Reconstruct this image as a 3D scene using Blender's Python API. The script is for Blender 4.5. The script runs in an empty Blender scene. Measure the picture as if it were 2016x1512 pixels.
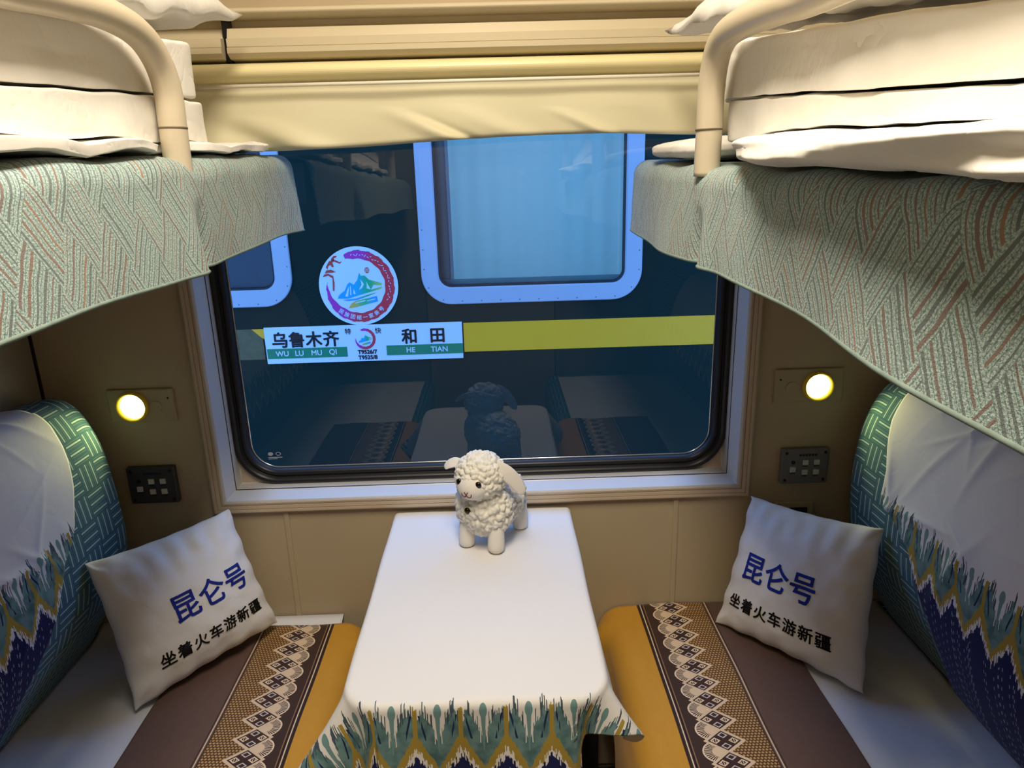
import bpy, bmesh, math, random
import numpy as np
from mathutils import Vector, Matrix, noise

scene = bpy.context.scene
COL = scene.collection
random.seed(4)

# ------------------------------------------------------------------ camera
F_PX, PITCH, YAW, ROLL = 1395.0, 0.28635, 0.0161, -0.0278
CAM = Vector((0.0, -1.5, 1.5))
fw = Vector((math.sin(YAW) * math.cos(PITCH), math.cos(YAW) * math.cos(PITCH), -math.sin(PITCH)))
rt0 = Vector((math.cos(YAW), -math.sin(YAW), 0.0))
up0 = rt0.cross(fw)
rt = math.cos(ROLL) * rt0 + math.sin(ROLL) * up0
up = -math.sin(ROLL) * rt0 + math.cos(ROLL) * up0
cam_data = bpy.data.cameras.new('camera')
cam_data.sensor_width = 36.0
cam_data.lens = F_PX * 36.0 / 2016.0
cam_data.clip_start = 0.02
cam = bpy.data.objects.new('camera', cam_data)
cam.matrix_world = Matrix(((rt.x, up.x, -fw.x, CAM.x), (rt.y, up.y, -fw.y, CAM.y),
                           (rt.z, up.z, -fw.z, CAM.z), (0, 0, 0, 1)))
COL.objects.link(cam)
scene.camera = cam

# ------------------------------------------------------------------ world, lights, exposure
world = bpy.data.worlds.new('dusk_sky')
scene.world = world
world.use_nodes = True
bgn = world.node_tree.nodes['Background']
bgn.inputs[0].default_value = (0.16, 0.40, 1.0, 1)
bgn.inputs[1].default_value = 2.3

def area_light(name, loc, size, size_y, power, color, aim):
    d = bpy.data.lights.new(name, 'AREA')
    d.shape = 'RECTANGLE'; d.size = size; d.size_y = size_y
    d.energy = power; d.color = color
    o = bpy.data.objects.new(name, d)
    o.location = loc
    o.rotation_euler = (Vector(aim) - Vector(loc)).to_track_quat('-Z', 'Y').to_euler()
    COL.objects.link(o)
    return o

area_light('ceiling_lamp_light', (-0.04, -1.08, 2.355), 0.26, 0.80, 18.5, (1.0, 0.895, 0.735), (-0.04, -1.08, 0))

def spot_light(name, loc, aim, power, color, angle, blend, rad):
    d = bpy.data.lights.new(name, 'SPOT')
    d.energy = power; d.color = color; d.spot_size = math.radians(angle); d.spot_blend = blend
    d.shadow_soft_size = rad
    o = bpy.data.objects.new(name, d)
    o.location = loc
    o.rotation_euler = (Vector(aim) - Vector(loc)).to_track_quat('-Z', 'Y').to_euler()
    COL.objects.link(o)
    return o

spot_light('reading_light_beam', (-0.806, -0.026, 1.037), (-0.93, -0.30, 0.93), 0.9, (1.0, 0.92, 0.28), 95, 0.6, 0.02)
spot_light('reading_light_beam', (0.703, -0.026, 1.033), (0.84, -0.32, 0.93), 0.9, (1.0, 0.92, 0.28), 95, 0.6, 0.02)
d_ = bpy.data.lights.new('pane_fill_light', 'POINT'); d_.energy = 46.0; d_.color = (0.30, 0.62, 1.0); d_.shadow_soft_size = 0.25
o_ = bpy.data.objects.new('pane_fill_light', d_); o_.location = (0.2, 3.3, 1.5); COL.objects.link(o_)  # added blue fill behind the next carriage's curtains, brightens its panes

vs = scene.view_settings
vs.view_transform = 'Standard'
vs.look = 'None'
vs.gamma = 1.0
vs.use_curve_mapping = False
vs.exposure = 0.35
scene.cycles.max_bounces = 8
scene.cycles.transparent_max_bounces = 12
scene.cycles.use_denoising = True
scene.cycles.sample_clamp_indirect = 4.0

# ------------------------------------------------------------------ node expression helper
class E:
    """wraps a socket or number so that python arithmetic builds math nodes"""
    def __init__(s, nt, v): s.nt, s.v = nt, v
    def _m(s, op, *a):
        n = s.nt.nodes.new('ShaderNodeMath'); n.operation = op
        for i, x in enumerate((s,) + a):
            x = x.v if isinstance(x, E) else x
            if isinstance(x, (int, float)): n.inputs[i].default_value = x
            else: s.nt.links.new(x, n.inputs[i])
        return E(s.nt, n.outputs[0])
    def __add__(s, o): return s._m('ADD', o)
    __radd__ = __add__
    def __sub__(s, o): return s._m('SUBTRACT', o)
    def __rsub__(s, o): return E(s.nt, o)._m('SUBTRACT', s)
    def __mul__(s, o): return s._m('MULTIPLY', o)
    __rmul__ = __mul__
    def __truediv__(s, o): return s._m('DIVIDE', o)
    def __lt__(s, o): return s._m('LESS_THAN', o)
    def __gt__(s, o): return s._m('GREATER_THAN', o)
    def floor(s): return s._m('FLOOR')
    def fract(s): return s._m('FRACT')
    def abs(s): return s._m('ABSOLUTE')
    def sin(s): return s._m('SINE')
    def sqrt(s): return s._m('SQRT')
    def pow(s, k): return s._m('POWER', k)
    def mn(s, o): return s._m('MINIMUM', o)
    def mx(s, o): return s._m('MAXIMUM', o)
    def mod2(s): return (s * 0.5).fract() * 2.0
    def atan2(s, o): return s._m('ARCTAN2', o)
    def ss(s, a, b):
        n = s.nt.nodes.new('ShaderNodeMapRange'); n.interpolation_type = 'SMOOTHSTEP'
        s.nt.links.new(s.v, n.inputs[0]); n.inputs[1].default_value = a; n.inputs[2].default_value = b
        return E(s.nt, n.outputs[0])
    def inv(s): return 1.0 - s

class Mat:
    def __init__(s, name, rough=0.6, spec=0.3, metallic=0.0, sheen=0.0):
        s.m = bpy.data.materials.new(name); s.m.use_nodes = True
        s.nt = s.m.node_tree
        s.b = s.nt.nodes['Principled BSDF']
        s.b.inputs['Roughness'].default_value = rough
        s.b.inputs['Specular IOR Level'].default_value = spec
        s.b.inputs['Metallic'].default_value = metallic
        if sheen: s.b.inputs['Sheen Weight'].default_value = sheen
        s._uv = None
    def uv(s):
        if s._uv is None:
            n = s.nt.nodes.new('ShaderNodeUVMap'); n.uv_map = 'UVMap'
            x = s.nt.nodes.new('ShaderNodeSeparateXYZ'); s.nt.links.new(n.outputs[0], x.inputs[0])
            s._uv = (E(s.nt, x.outputs[0]), E(s.nt, x.outputs[1]))
        return s._uv
    def obj(s):
        n = s.nt.nodes.new('ShaderNodeTexCoord')
        return n.outputs['Object']
    def vec(s, x, y, z=0.0):
        c = s.nt.nodes.new('ShaderNodeCombineXYZ')
        for i, v in enumerate((x, y, z)):
            if isinstance(v, E): s.nt.links.new(v.v, c.inputs[i])
            else: c.inputs[i].default_value = v
        return c.outputs[0]
    def noise(s, vec, scale, detail=3.0, rough=0.5):
        n = s.nt.nodes.new('ShaderNodeTexNoise'); s.nt.links.new(vec, n.inputs['Vector'])
        n.inputs['Scale'].default_value = scale; n.inputs['Detail'].default_value = detail
        n.inputs['Roughness'].default_value = rough
        return E(s.nt, n.outputs[0])
    def rnd(s, x, y, z=0.0):
        n = s.nt.nodes.new('ShaderNodeTexWhiteNoise'); n.noise_dimensions = '3D'
        s.nt.links.new(s.vec(x, y, z), n.inputs['Vector'])
        return E(s.nt, n.outputs['Value'])
    def mix(s, f, a, b):
        n = s.nt.nodes.new('ShaderNodeMix'); n.data_type = 'RGBA'
        if isinstance(f, E): s.nt.links.new(f.v, n.inputs[0])
        else: n.inputs[0].default_value = f
        for i, c in ((6, a), (7, b)):
            if isinstance(c, tuple): n.inputs[i].default_value = (*c, 1)
            else: s.nt.links.new(c, n.inputs[i])
        return n.outputs[2]
    def color(s, c):
        if isinstance(c, tuple): s.b.inputs['Base Color'].default_value = (*c, 1)
        else: s.nt.links.new(c, s.b.inputs['Base Color'])
        return s
    def bump(s, h, strength=0.3, dist=0.002):
        n = s.nt.nodes.new('ShaderNodeBump')
        n.inputs['Strength'].default_value = strength; n.inputs['Distance'].default_value = dist
        s.nt.links.new(h.v if isinstance(h, E) else h, n.inputs['Height'])
        s.nt.links.new(n.outputs[0], s.b.inputs['Normal'])
        return s

def plain(name, col, rough=0.6, spec=0.3, metallic=0.0, var=0.06, nscale=9.0, bump=0.0):
    m = Mat(name, rough, spec, metallic)
    o = m.obj()
    n = m.noise(o, nscale, 4.0)
    dark = tuple(max(0.0, c * (1 - var)) for c in col); lite = tuple(min(1.0, c * (1 + var)) for c in col)
    m.color(m.mix(n, dark, lite))
    if bump: m.bump(m.noise(o, 260.0, 2.0), bump, 0.0015)
    return m.m

def cloth(name, col, wr=0.5, wscale=9.0, weave=0.12):
    """plain woven cotton with soft creases"""
    m = Mat(name, 0.85, 0.15, sheen=0.1)
    o = m.obj()
    n1 = m.noise(o, wscale, 4.0, 0.55)
    n2 = m.noise(o, 420.0, 2.0)
    m.color(m.mix(m.noise(o, 3.0), tuple(c * 0.97 for c in col), col))
    crease = (n1 - 0.5).abs().pow(0.7)
    m.bump(crease * 1.0 + n2 * weave * 0.06, wr, 0.007)
    return m.m

LIN = lambda r, g, b: tuple(((c / 255) / 12.92 if c / 255 <= 0.04045 else ((c / 255 + 0.055) / 1.055) ** 2.4) for c in (r, g, b))

# ------------------------------------------------------------------ patterned cloth materials
def skirt_fabric():
    m = Mat('sage_chevron_weave', 0.9, 0.1, sheen=0.15)
    u, v = m.uv()
    L = 0.062
    a = (v / math.cos(math.radians(33)) + u / math.sin(math.radians(33))) * (0.5 / L)
    b = (v / math.cos(math.radians(33)) - u / math.sin(math.radians(33))) * (0.5 / L)
    wob = m.noise(m.vec(u, v), 16.0, 2.0) * 0.22
    a = a + wob; b = b - wob
    par = (a.floor() + b.floor()).mod2() > 0.5
    s = par * a + par.inv() * b
    t = par * b + par.inv() * a
    NS = 6.0
    k = (s * NS).floor(); f = (s * NS).fract()
    r1 = m.rnd(k, t.floor(), 3.0); r2 = m.rnd(k, t.floor(), 7.0)
    line = (f - 0.5).abs() < (r2 * 0.13 + 0.07)
    thin = ((f - 0.05).abs() < 0.055)
    speck = m.noise(m.vec(u, v), 520.0, 2.0, 0.7)
    base = m.mix(m.noise(m.vec(u, v), 7.0), LIN(130, 158, 154), LIN(150, 172, 166))
    base = m.mix(speck.ss(0.42, 0.62), base, LIN(188, 206, 202))
    base = m.mix((speck < 0.42) * 0.5, base, LIN(92, 116, 112))
    c_line = m.mix(r1 > 0.45, LIN(112, 122, 120), LIN(132, 116, 110))
    c_line = m.mix(r1 > 0.80, c_line, LIN(140, 118, 108))
    c_line = m.mix(r1 > 0.955, c_line, LIN(156, 126, 106))
    c = m.mix(line, base, c_line)
    c = m.mix(thin * 0.55, c, LIN(82, 92, 86))
    m.color(c)
    m.bump(line * 0.6 + speck * 0.7, 0.55, 0.0022)
    return m.m

def teal_fabric():
    m = Mat('teal_basket_weave', 0.88, 0.12, sheen=0.1)
    u, v = m.uv()
    T = 0.055
    a = u / T; b = v / T
    par = (a.floor() + b.floor()).mod2() > 0.5
    s = par * a.fract() + par.inv() * b.fract()
    t = par * b.fract() + par.inv() * a.fract()
    f = ((s * 3.0).fract() - 0.5).abs()
    line = (f < 0.085) * ((t - 0.5).abs() < 0.46)
    hair = ((f - 0.30).abs() < 0.035) * ((t - 0.5).abs() < 0.46)
    speck = m.noise(m.vec(u, v), 600.0, 2.0, 0.7)
    base = m.mix(speck, LIN(46, 82, 98), LIN(74, 116, 134))
    c = m.mix(hair * 0.28, base, LIN(150, 185, 180))
    c = m.mix(line, c, LIN(172, 200, 200))
    m.color(c)
    m.bump(line * 0.8 + speck * 0.4, 0.5, 0.002)
    return m.m

def ikat_fabric(name, base_col, band_top, reverse=False):
    """white cotton with an ikat border; u along the border (m), v distance (m) where the band starts at band_top"""
    m = Mat(name, 0.85, 0.12, sheen=0.1)
    u, v = m.uv()
    p = 0.067
    t = v - band_top
    x = u / p
    cell = x.floor()
    a = (x.fract() - 0.5).abs() * 2.0                 # 0 at a teardrop, 1 at a mustard stem
    dx = a * (p * 0.5)
    colk = (x * 44.0).floor()
    j1 = m.rnd(colk, 1.0); j2 = m.rnd(colk, 2.0); j3 = m.rnd(colk, 5.0)
    fine = m.noise(m.vec(u, v), 40.0, 2.0)
    white = m.mix(m.noise(m.vec(u, v), 5.0), tuple(c * 0.96 for c in base_col), base_col)
    TEAL, TEALD, MUST, NAVY, INK = LIN(112, 146, 148), LIN(76, 110, 114), LIN(166, 142, 62), LIN(24, 30, 84), LIN(28, 44, 84)
    # teal lobes
    lobe = (a - 0.66).abs() * 0.088
    lobe_top = lobe.pow(1.25) * 1.7 + j1 * 0.016
    teal_bot = 0.100 - a * 0.060
    c = white
    teal = (t > lobe_top) * (t < teal_bot + 0.012)
    tcol = m.mix(fine.ss(0.35, 0.7), m.nt and TEAL, TEALD)
    c = m.mix(teal, c, tcol)
    # streaks of ink at the lobe tops
    streak = (t > (lobe_top - 0.008 - j2 * 0.010)) * (t < lobe_top + 0.004) * (j2 > 0.58) * (a > 0.24)
    c = m.mix(streak, c, LIN(70, 84, 96))
    # ink dashes inside the lobes
    dash = ((a - 0.78 + (t - 0.02) * 7.0).abs() < 0.045) * (t > 0.014) * (t < 0.055) * (j3 > 0.25)
    c = m.mix(dash, c, INK)
    # white hair lines either side of the teardrop stem
    hair = ((dx - 0.0038 - t * 0.02).abs() < 0.0007) * (t > 0.028) * (t < 0.062)
    c = m.mix(hair, c, white)
    # teardrop
    tt = t - 0.010
    head = (dx / 0.0058).pow(2.0) + (tt / 0.0115).pow(2.0) < 1.0
    stem = (dx < (0.0040 - (t - 0.012) * 0.05)) * (t > 0.010) * (t < 0.075)
    c = m.mix(head.mx(stem), c, TEAL)
    # mustard stems and chevrons
    stem2 = (a > 0.90) * (t > j1 * 0.006)
    must = (t > teal_bot + j1 * 0.006)
    c = m.mix(must.mx(stem2), c, MUST)
    # white flames, then navy peaks
    nav = 0.126 - a * 0.050
    c = m.mix(t > (nav - 0.014 + j2 * 0.014), c, white)
    c = m.mix((t > (nav - 0.004 + j3 * 0.014)), c, NAVY)
    vein = (j1 > 0.86) * (t > nav + 0.02) * ((t * 60.0 + j2 * 3.0).fract() > 0.62)
    c = m.mix(vein, c, LIN(150, 160, 190))
    m.color(c)
    o = m.obj()
    n1 = m.noise(o, 13.0, 3.0, 0.5)
    m.bump((n1 - 0.5).abs().pow(0.6) + m.noise(o, 420.0) * 0.008, 0.22, 0.0040)
    return m.m

def runner_fabric():
    """u = distance out from the gold border (m, negative in the gold), v = length (m)"""
    m = Mat('bed_runner_jacquard', 0.62, 0.25, sheen=0.1)
    u, v = m.uv()
    P = 0.052
    GOLD, BROWN, DARK = LIN(206, 152, 52), LIN(104, 80, 70), LIN(64, 44, 34)
    CREAM, TAN = LIN(232, 208, 178), LIN(176, 138, 92)
    sat = m.noise(m.vec(u * 3.0, v), 30.0, 3.0)
    c = m.mix(sat, LIN(196, 142, 44), GOLD)
    c = m.mix(u > 0.0, c, DARK)
    # woven dots
    du_ = (u / 0.0066); dv_ = (v / 0.0066)
    dd = ((du_ + (dv_.floor().mod2()) * 0.5).fract() - 0.5).abs() + (dv_.fract() - 0.5).abs()
    dots = m.mix(dd.ss(0.30, 0.55), LIN(196, 158, 104), LIN(84, 54, 28))
    d = ((v / P).fract() - 0.5).abs() * 2.0           # 0 in a diamond's centre, 1 at a crossing
    ub = 0.112 - d * 0.034                            # zigzag towards the dots
    uc = 0.044 + d * 0.034                            # zigzag towards the scallops
    c = m.mix((u > ub) * (u < 0.158), c, dots)
    # diamonds
    du = (u - 0.078) / 0.034
    dvv = ((v / P).fract() - 0.5) * 2.0
    pp = du + dvv; qq = du - dvv
    sq = ((pp.abs() - 0.5).abs()).mx((qq.abs() - 0.5).abs())
    ring = (sq > 0.19) * (sq < 0.29)
    indiamond = (u > uc + 0.004) * (u < ub - 0.004)
    c = m.mix(indiamond, c, LIN(62, 40, 34))
    slash = (pp * qq > 0.0) * (((pp + qq) * 4.0).fract() < 0.4) * (sq < 0.19)
    ringc = m.mix(pp * qq > 0.0, LIN(206, 196, 190), CREAM)
    c = m.mix(indiamond * ring, c, ringc)
    c = m.mix(indiamond * slash * 0.8, c, CREAM)
    # scallop fans at the crossings
    fv = ((v / P + 0.5).fract() - 0.5) * P
    fu = 0.064 - u
    rr = (fu * fu * 0.62 + fv * fv).sqrt()
    ang = fv.atan2(fu)
    fan = (rr < 0.0262) * (u < uc)
    tick = ((ang * 6.5).fract() < 0.42)
    fcol = m.mix(tick, LIN(58, 40, 34), CREAM)
    fcol = m.mix(rr < 0.0125, fcol, m.mix(tick * 0.5, CREAM, TAN))
    fcol = m.mix(rr > 0.0238, fcol, CREAM)
    c = m.mix(fan, c, fcol)
    # cream zigzag borders, pricked with tan
    prick = ((v * 420.0).fract() > 0.45) * 0.45
    zc = m.mix(prick, CREAM, TAN)
    z1 = ((u - ub - 0.0022).abs() < 0.0046)
    z2 = ((u - uc + 0.0012).abs() < 0.0040)
    c = m.mix(z1, c, zc); c = m.mix(z2, c, zc)
    # plain brown body and the thin woven lines
    c = m.mix(u > 0.158, c, m.mix(sat, LIN(92, 70, 62), BROWN))
    for uu, w, colr in ((0.159, 0.0012, DARK), (0.164, 0.0013, LIN(214, 190, 160)), (0.168, 0.0012, DARK),
                        (0.003, 0.0012, LIN(40, 26, 18)), (0.008, 0.0011, CREAM), (0.012, 0.0011, LIN(30, 18, 14)), (0.0155, 0.0010, LIN(150, 112, 78))):
        c = m.mix((u - uu).abs() < w, c, colr)
    m.color(c)
    m.bump(m.noise(m.vec(u, v), 700.0) + m.noise(m.vec(u, v), 12.0) * 2.0, 0.25, 0.002)
    return m.m

M = {}
M['skirt'] = skirt_fabric()
M['hem'] = plain('sage_hem', LIN(128, 144, 136), 0.9, 0.1, var=0.3, nscale=90)
M['teal'] = teal_fabric()
M['tablecloth'] = ikat_fabric('ikat_tablecloth', (0.80, 0.78, 0.76), 0.0)
M['cover'] = ikat_fabric('ikat_backrest_cover', (0.76, 0.76, 0.80), 0.0)
M['runner'] = runner_fabric()
M['sheet'] = cloth('white_sheet_cotton', (0.74, 0.75, 0.80), 0.35, 7.0)
M['quilt'] = cloth('cream_quilt_cotton', (0.84, 0.80, 0.72), 0.55, 9.0)
M['pillow'] = cloth('white_pillow_cotton', (0.85, 0.81, 0.74), 0.45, 9.0)
M['cushion'] = cloth('white_cushion_satin', (0.80, 0.79, 0.77), 0.25, 9.0)
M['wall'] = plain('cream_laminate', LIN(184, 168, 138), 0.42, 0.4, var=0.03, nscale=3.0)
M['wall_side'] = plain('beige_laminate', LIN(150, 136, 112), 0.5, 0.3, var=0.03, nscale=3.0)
M['trim'] = plain('beige_moulding', LIN(200, 182, 158), 0.4, 0.4, var=0.03)
M['pelmet'] = plain('pelmet_laminate', LIN(202, 188, 156), 0.38, 0.4, var=0.04)
M['cassette'] = plain('cassette_paint', LIN(236, 222, 170), 0.32, 0.5, var=0.03)
M['rod'] = plain('white_rod_paint', LIN(236, 228, 208), 0.35, 0.5)
M['blind'] = plain('blind_vinyl', LIN(214, 206, 172), 0.55, 0.3, var=0.03, nscale=4.0)
M['alu'] = plain('brushed_aluminium', LIN(206, 206, 206), 0.42, 0.5, metallic=0.25, var=0.03)
M['rubber'] = plain('black_rubber', LIN(34, 36, 42), 0.38, 0.4, var=0.1)
M['bead'] = plain('bright_bead', LIN(225, 228, 232), 0.2, 0.6, metallic=0.8)
M['rail'] = plain('cream_rail_paint', LIN(206, 192, 166), 0.3, 0.5, var=0.04)
M['rail_joint'] = plain('rail_joint_line', LIN(112, 98, 76), 0.5, 0.3)  # joint line in a darker tone than the rail paint
M['berth'] = plain('berth_laminate', LIN(176, 158, 128), 0.5, 0.3)
M['plastic'] = plain('ivory_plastic', LIN(176, 162, 130), 0.4, 0.4, var=0.02)
M['grey_plastic'] = plain('grey_plastic', LIN(112, 112, 112), 0.45, 0.4, var=0.03)
M['grey_plastic_dark'] = plain('dark_grey_plastic', LIN(62, 62, 64), 0.45, 0.4, var=0.03)
M['button'] = plain('white_button', LIN(205, 202, 192), 0.4, 0.4, var=0.02)
M['black'] = plain('black_plastic', LIN(16, 16, 17), 0.35, 0.5, var=0.05)
M['screw'] = plain('dark_screw', LIN(40, 38, 36), 0.35, 0.5, metallic=0.6)
M['brass'] = plain('yellow_bezel', (0.85, 0.62, 0.03), 0.3, 0.5)
M['wool'] = plain('cream_wool', (0.80, 0.77, 0.68), 0.85, 0.2, var=0.06, nscale=60.0, bump=0.5)
M['plush'] = plain('cream_velour', (0.82, 0.78, 0.72), 0.8, 0.2, var=0.04, bump=0.3)
M['eye'] = plain('black_bead', (0.006, 0.004, 0.004), 0.08, 0.6)
M['thread'] = plain('brown_thread', LIN(120, 62, 58), 0.8, 0.1)
M['bell'] = plain('black_bell', LIN(44, 34, 22), 0.2, 0.6, metallic=0.6)
M['bell_ring'] = plain('pale_bell_edge', LIN(222, 210, 150), 0.25, 0.6, metallic=0.5)
M['floor'] = plain('grey_floor', LIN(70, 66, 62), 0.6, 0.3)
M['heater'] = plain('dark_grey_metal', LIN(52, 52, 54), 0.5, 0.4, metallic=0.2)
M['ink_blue'] = plain('blue_embroidery', LIN(26, 44, 140), 0.7, 0.2, var=0.1, nscale=80)
M['ink_black'] = plain('black_embroidery', LIN(14, 13, 13), 0.7, 0.2, var=0.1, nscale=80)
M['body'] = plain('dark_green_carriage_paint', LIN(26, 42, 36), 0.6, 0.04, var=0.10, nscale=5.0)
M['stripe'] = plain('yellow_carriage_paint', LIN(255, 172, 24), 0.5, 0.3, var=0.05)
M['stripe_worn'] = plain('worn_yellow_paint', LIN(104, 92, 62), 0.7, 0.2, var=0.35, nscale=30)
M['win_frame'] = plain('grey_window_paint', LIN(176, 178, 186), 0.45, 0.3, var=0.05)
M['board'] = plain('white_board', LIN(216, 220, 224), 0.45, 0.3, var=0.02)
M['board_green'] = plain('green_board', LIN(20, 128, 84), 0.5, 0.3)
M['board_ink'] = plain('black_board_ink', LIN(10, 9, 10), 0.5, 0.3)
M['curtain'] = plain('pale_curtain', LIN(160, 190, 196), 0.8, 0.1, var=0.06)
_c = M['curtain']; _nt = _c.node_tree
_tr = _nt.nodes.new('ShaderNodeBsdfTranslucent'); _tr.inputs[0].default_value = (0.55, 0.75, 0.80, 1)
_mx = _nt.nodes.new('ShaderNodeMixShader'); _mx.inputs[0].default_value = 0.5
_out = [n for n in _nt.nodes if n.type == 'OUTPUT_MATERIAL'][0]
_nt.links.new(_nt.nodes['Principled BSDF'].outputs[0], _mx.inputs[1]); _nt.links.new(_tr.outputs[0], _mx.inputs[2]); _nt.links.new(_mx.outputs[0], _out.inputs[0])
M['curtain_grey'] = plain('grey_curtain', LIN(150, 142, 140), 0.8, 0.1, var=0.06)
M['dark_interior'] = plain('dark_interior', LIN(70, 80, 92), 0.6, 0.2, var=0.2, nscale=3.0)
M['rivet'] = plain('rivet_metal', LIN(120, 116, 118), 0.5, 0.4, metallic=0.3)
M['ballast'] = plain('ballast', LIN(80, 78, 74), 0.9, 0.1, var=0.4, nscale=20)
M['ceiling'] = plain('white_ceiling', LIN(226, 218, 200), 0.6, 0.2)

def glass_mat(name, boost, tint):
    m = bpy.data.materials.new(name); m.use_nodes = True
    nt = m.node_tree; nt.nodes.clear()
    out = nt.nodes.new('ShaderNodeOutputMaterial'); mx = nt.nodes.new('ShaderNodeMixShader')
    tr = nt.nodes.new('ShaderNodeBsdfTransparent'); gl = nt.nodes.new('ShaderNodeBsdfGlossy')
    fr = nt.nodes.new('ShaderNodeFresnel'); fr.inputs[0].default_value = boost
    tr.inputs[0].default_value = (*tint, 1); gl.inputs['Roughness'].default_value = 0.0
    nt.links.new(fr.outputs[0], mx.inputs[0]); nt.links.new(tr.outputs[0], mx.inputs[1])
    nt.links.new(gl.outputs[0], mx.inputs[2]); nt.links.new(mx.outputs[0], out.inputs[0])
    return m
M['glass'] = glass_mat('window_glass', 1.75, (0.93, 0.96, 0.97))
M['glass_far'] = glass_mat('carriage_glass', 1.5, (0.94, 0.97, 0.98))

def emit_mat(name, col, strength):
    m = Mat(name, 0.3, 0.4)
    m.color(tuple(min(1, c) for c in col))
    m.b.inputs['Emission Color'].default_value = (*col, 1)
    m.b.inputs['Emission Strength'].default_value = strength
    return m.m
M['lens'] = emit_mat('lit_lens', (1.0, 0.97, 0.62), 9.0)
M['diffuser'] = emit_mat('lit_diffuser', (1.0, 0.88, 0.68), 2.0)

def emblem_mat():
    """gradient printed on the round emblem: magenta ring turning red"""
    m = Mat('emblem_ring_print', 0.5, 0.3)
    u, v = m.uv()
    m.color(m.mix((u * 1.4 - v * 0.5 + 0.5).ss(0.2, 0.8), LIN(190, 50, 150), LIN(215, 50, 60)))
    return m.m
M['emb_ring'] = emblem_mat()
def grad_mat(name, stops):
    m = Mat(name, 0.5, 0.3)
    u, v = m.uv()
    c = stops[0][1]
    for (p0, _), (p1, c1) in zip(stops, stops[1:]):
        c = m.mix(u.ss(p0, p1), c, c1)
    m.color(c)
    return m.m
M['emb_mount'] = grad_mat('emblem_mountain_print', [(-1.0, LIN(230, 120, 210)), (-0.8, LIN(30, 150, 245)), (-0.1, LIN(20, 165, 200)), (0.25, LIN(10, 170, 110)), (0.75, LIN(210, 210, 60))])
M['emb_train'] = grad_mat('emblem_train_print', [(-0.6, LIN(230, 80, 50)), (-0.25, LIN(235, 170, 60)), (0.1, LIN(60, 180, 110)), (0.55, LIN(30, 140, 245)), (0.8, LIN(200, 205, 70))])
M['emb_red'] = plain('emblem_red_print', LIN(196, 66, 50), 0.5, 0.3)

# ------------------------------------------------------------------ mesh helpers
def make(name, verts, faces, mat, parent=None, uv=None, smooth=True, mats=None, fmat=None):
    me = bpy.data.meshes.new(name)
    me.from_pydata([tuple(map(float, v)) for v in verts], [], [tuple(int(i) for i in f) for f in faces])
    for mm in ([mat] if mats is None else mats): me.materials.append(mm)
    if fmat is not None: me.polygons.foreach_set('material_index', fmat)
    if uv is not None:
        lay = me.uv_layers.new(name='UVMap')
        li = np.empty(len(me.loops), dtype=np.int32); me.loops.foreach_get('vertex_index', li)
        lay.data.foreach_set('uv', np.asarray(uv, dtype=np.float32)[li].ravel())
    if smooth: me.polygons.foreach_set('use_smooth', [True] * len(me.polygons))
    me.update()
    o = bpy.data.objects.new(name, me); COL.objects.link(o)
    if parent is not None: o.parent = parent
    return o

def from_bm(name, bm, mat, parent=None, smooth=False):
    me = bpy.data.meshes.new(name); bm.to_mesh(me); bm.free()
    me.materials.append(mat)
    if smooth: me.polygons.foreach_set('use_smooth', [True] * len(me.polygons))
    o = bpy.data.objects.new(name, me); COL.objects.link(o)
    if parent is not None: o.parent = parent
    return o

def thing(name, label, cat, loc=(0, 0, 0), group=None):
    o = bpy.data.objects.new(name, None); COL.objects.link(o)
    o.empty_display_size = 0.05
    o.location = loc
    tag(o, label, cat, group)
    return o

def tag(o, label=None, cat=None, group=None, kind=None):
    if label: o['label'] = label
    if cat: o['category'] = cat
    if group: o['group'] = group
    if kind: o['kind'] = kind
    return o

def rel(child, parent):
    """keep a child built in world coordinates where it stands"""
    child.parent = parent
    child.matrix_parent_inverse = Matrix.Translation(parent.location).inverted()
    return child

def struct(o):
    o['kind'] = 'structure'
    return o

def bm_box(bm, x0, x1, y0, y1, z0, z1, bevel=0.0, seg=2):
    vs_ = [bm.verts.new(p) for p in ((x0, y0, z0), (x1, y0, z0), (x1, y1, z0), (x0, y1, z0), (x0, y0, z1), (x1, y0, z1), (x1, y1, z1), (x0, y1, z1))]
    fs = [bm.faces.new([vs_[i] for i in f]) for f in ((3, 2, 1, 0), (4, 5, 6, 7), (0, 1, 5, 4), (1, 2, 6, 5), (2, 3, 7, 6), (3, 0, 4, 7))]
    if bevel:
        es = list({e for f in fs for e in f.edges})
        bmesh.ops.bevel(bm, geom=es, offset=bevel, segments=seg, profile=0.6, affect='EDGES')

def box(name, b, mat, parent=None, bevel=0.0, seg=2):
    bm = bmesh.new(); bm_box(bm, *b, bevel=bevel, seg=seg)
    return from_bm(name, bm, mat, parent)

def grid_faces(nu, nv, flip=False):
    i, j = np.meshgrid(np.arange(nu - 1), np.arange(nv - 1), indexing='ij')
    a = (i * nv + j).ravel(); b = a + nv; c = b + 1; d = a + 1
    return np.stack([a, d, c, b] if flip else [a, b, c, d], 1)

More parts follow.
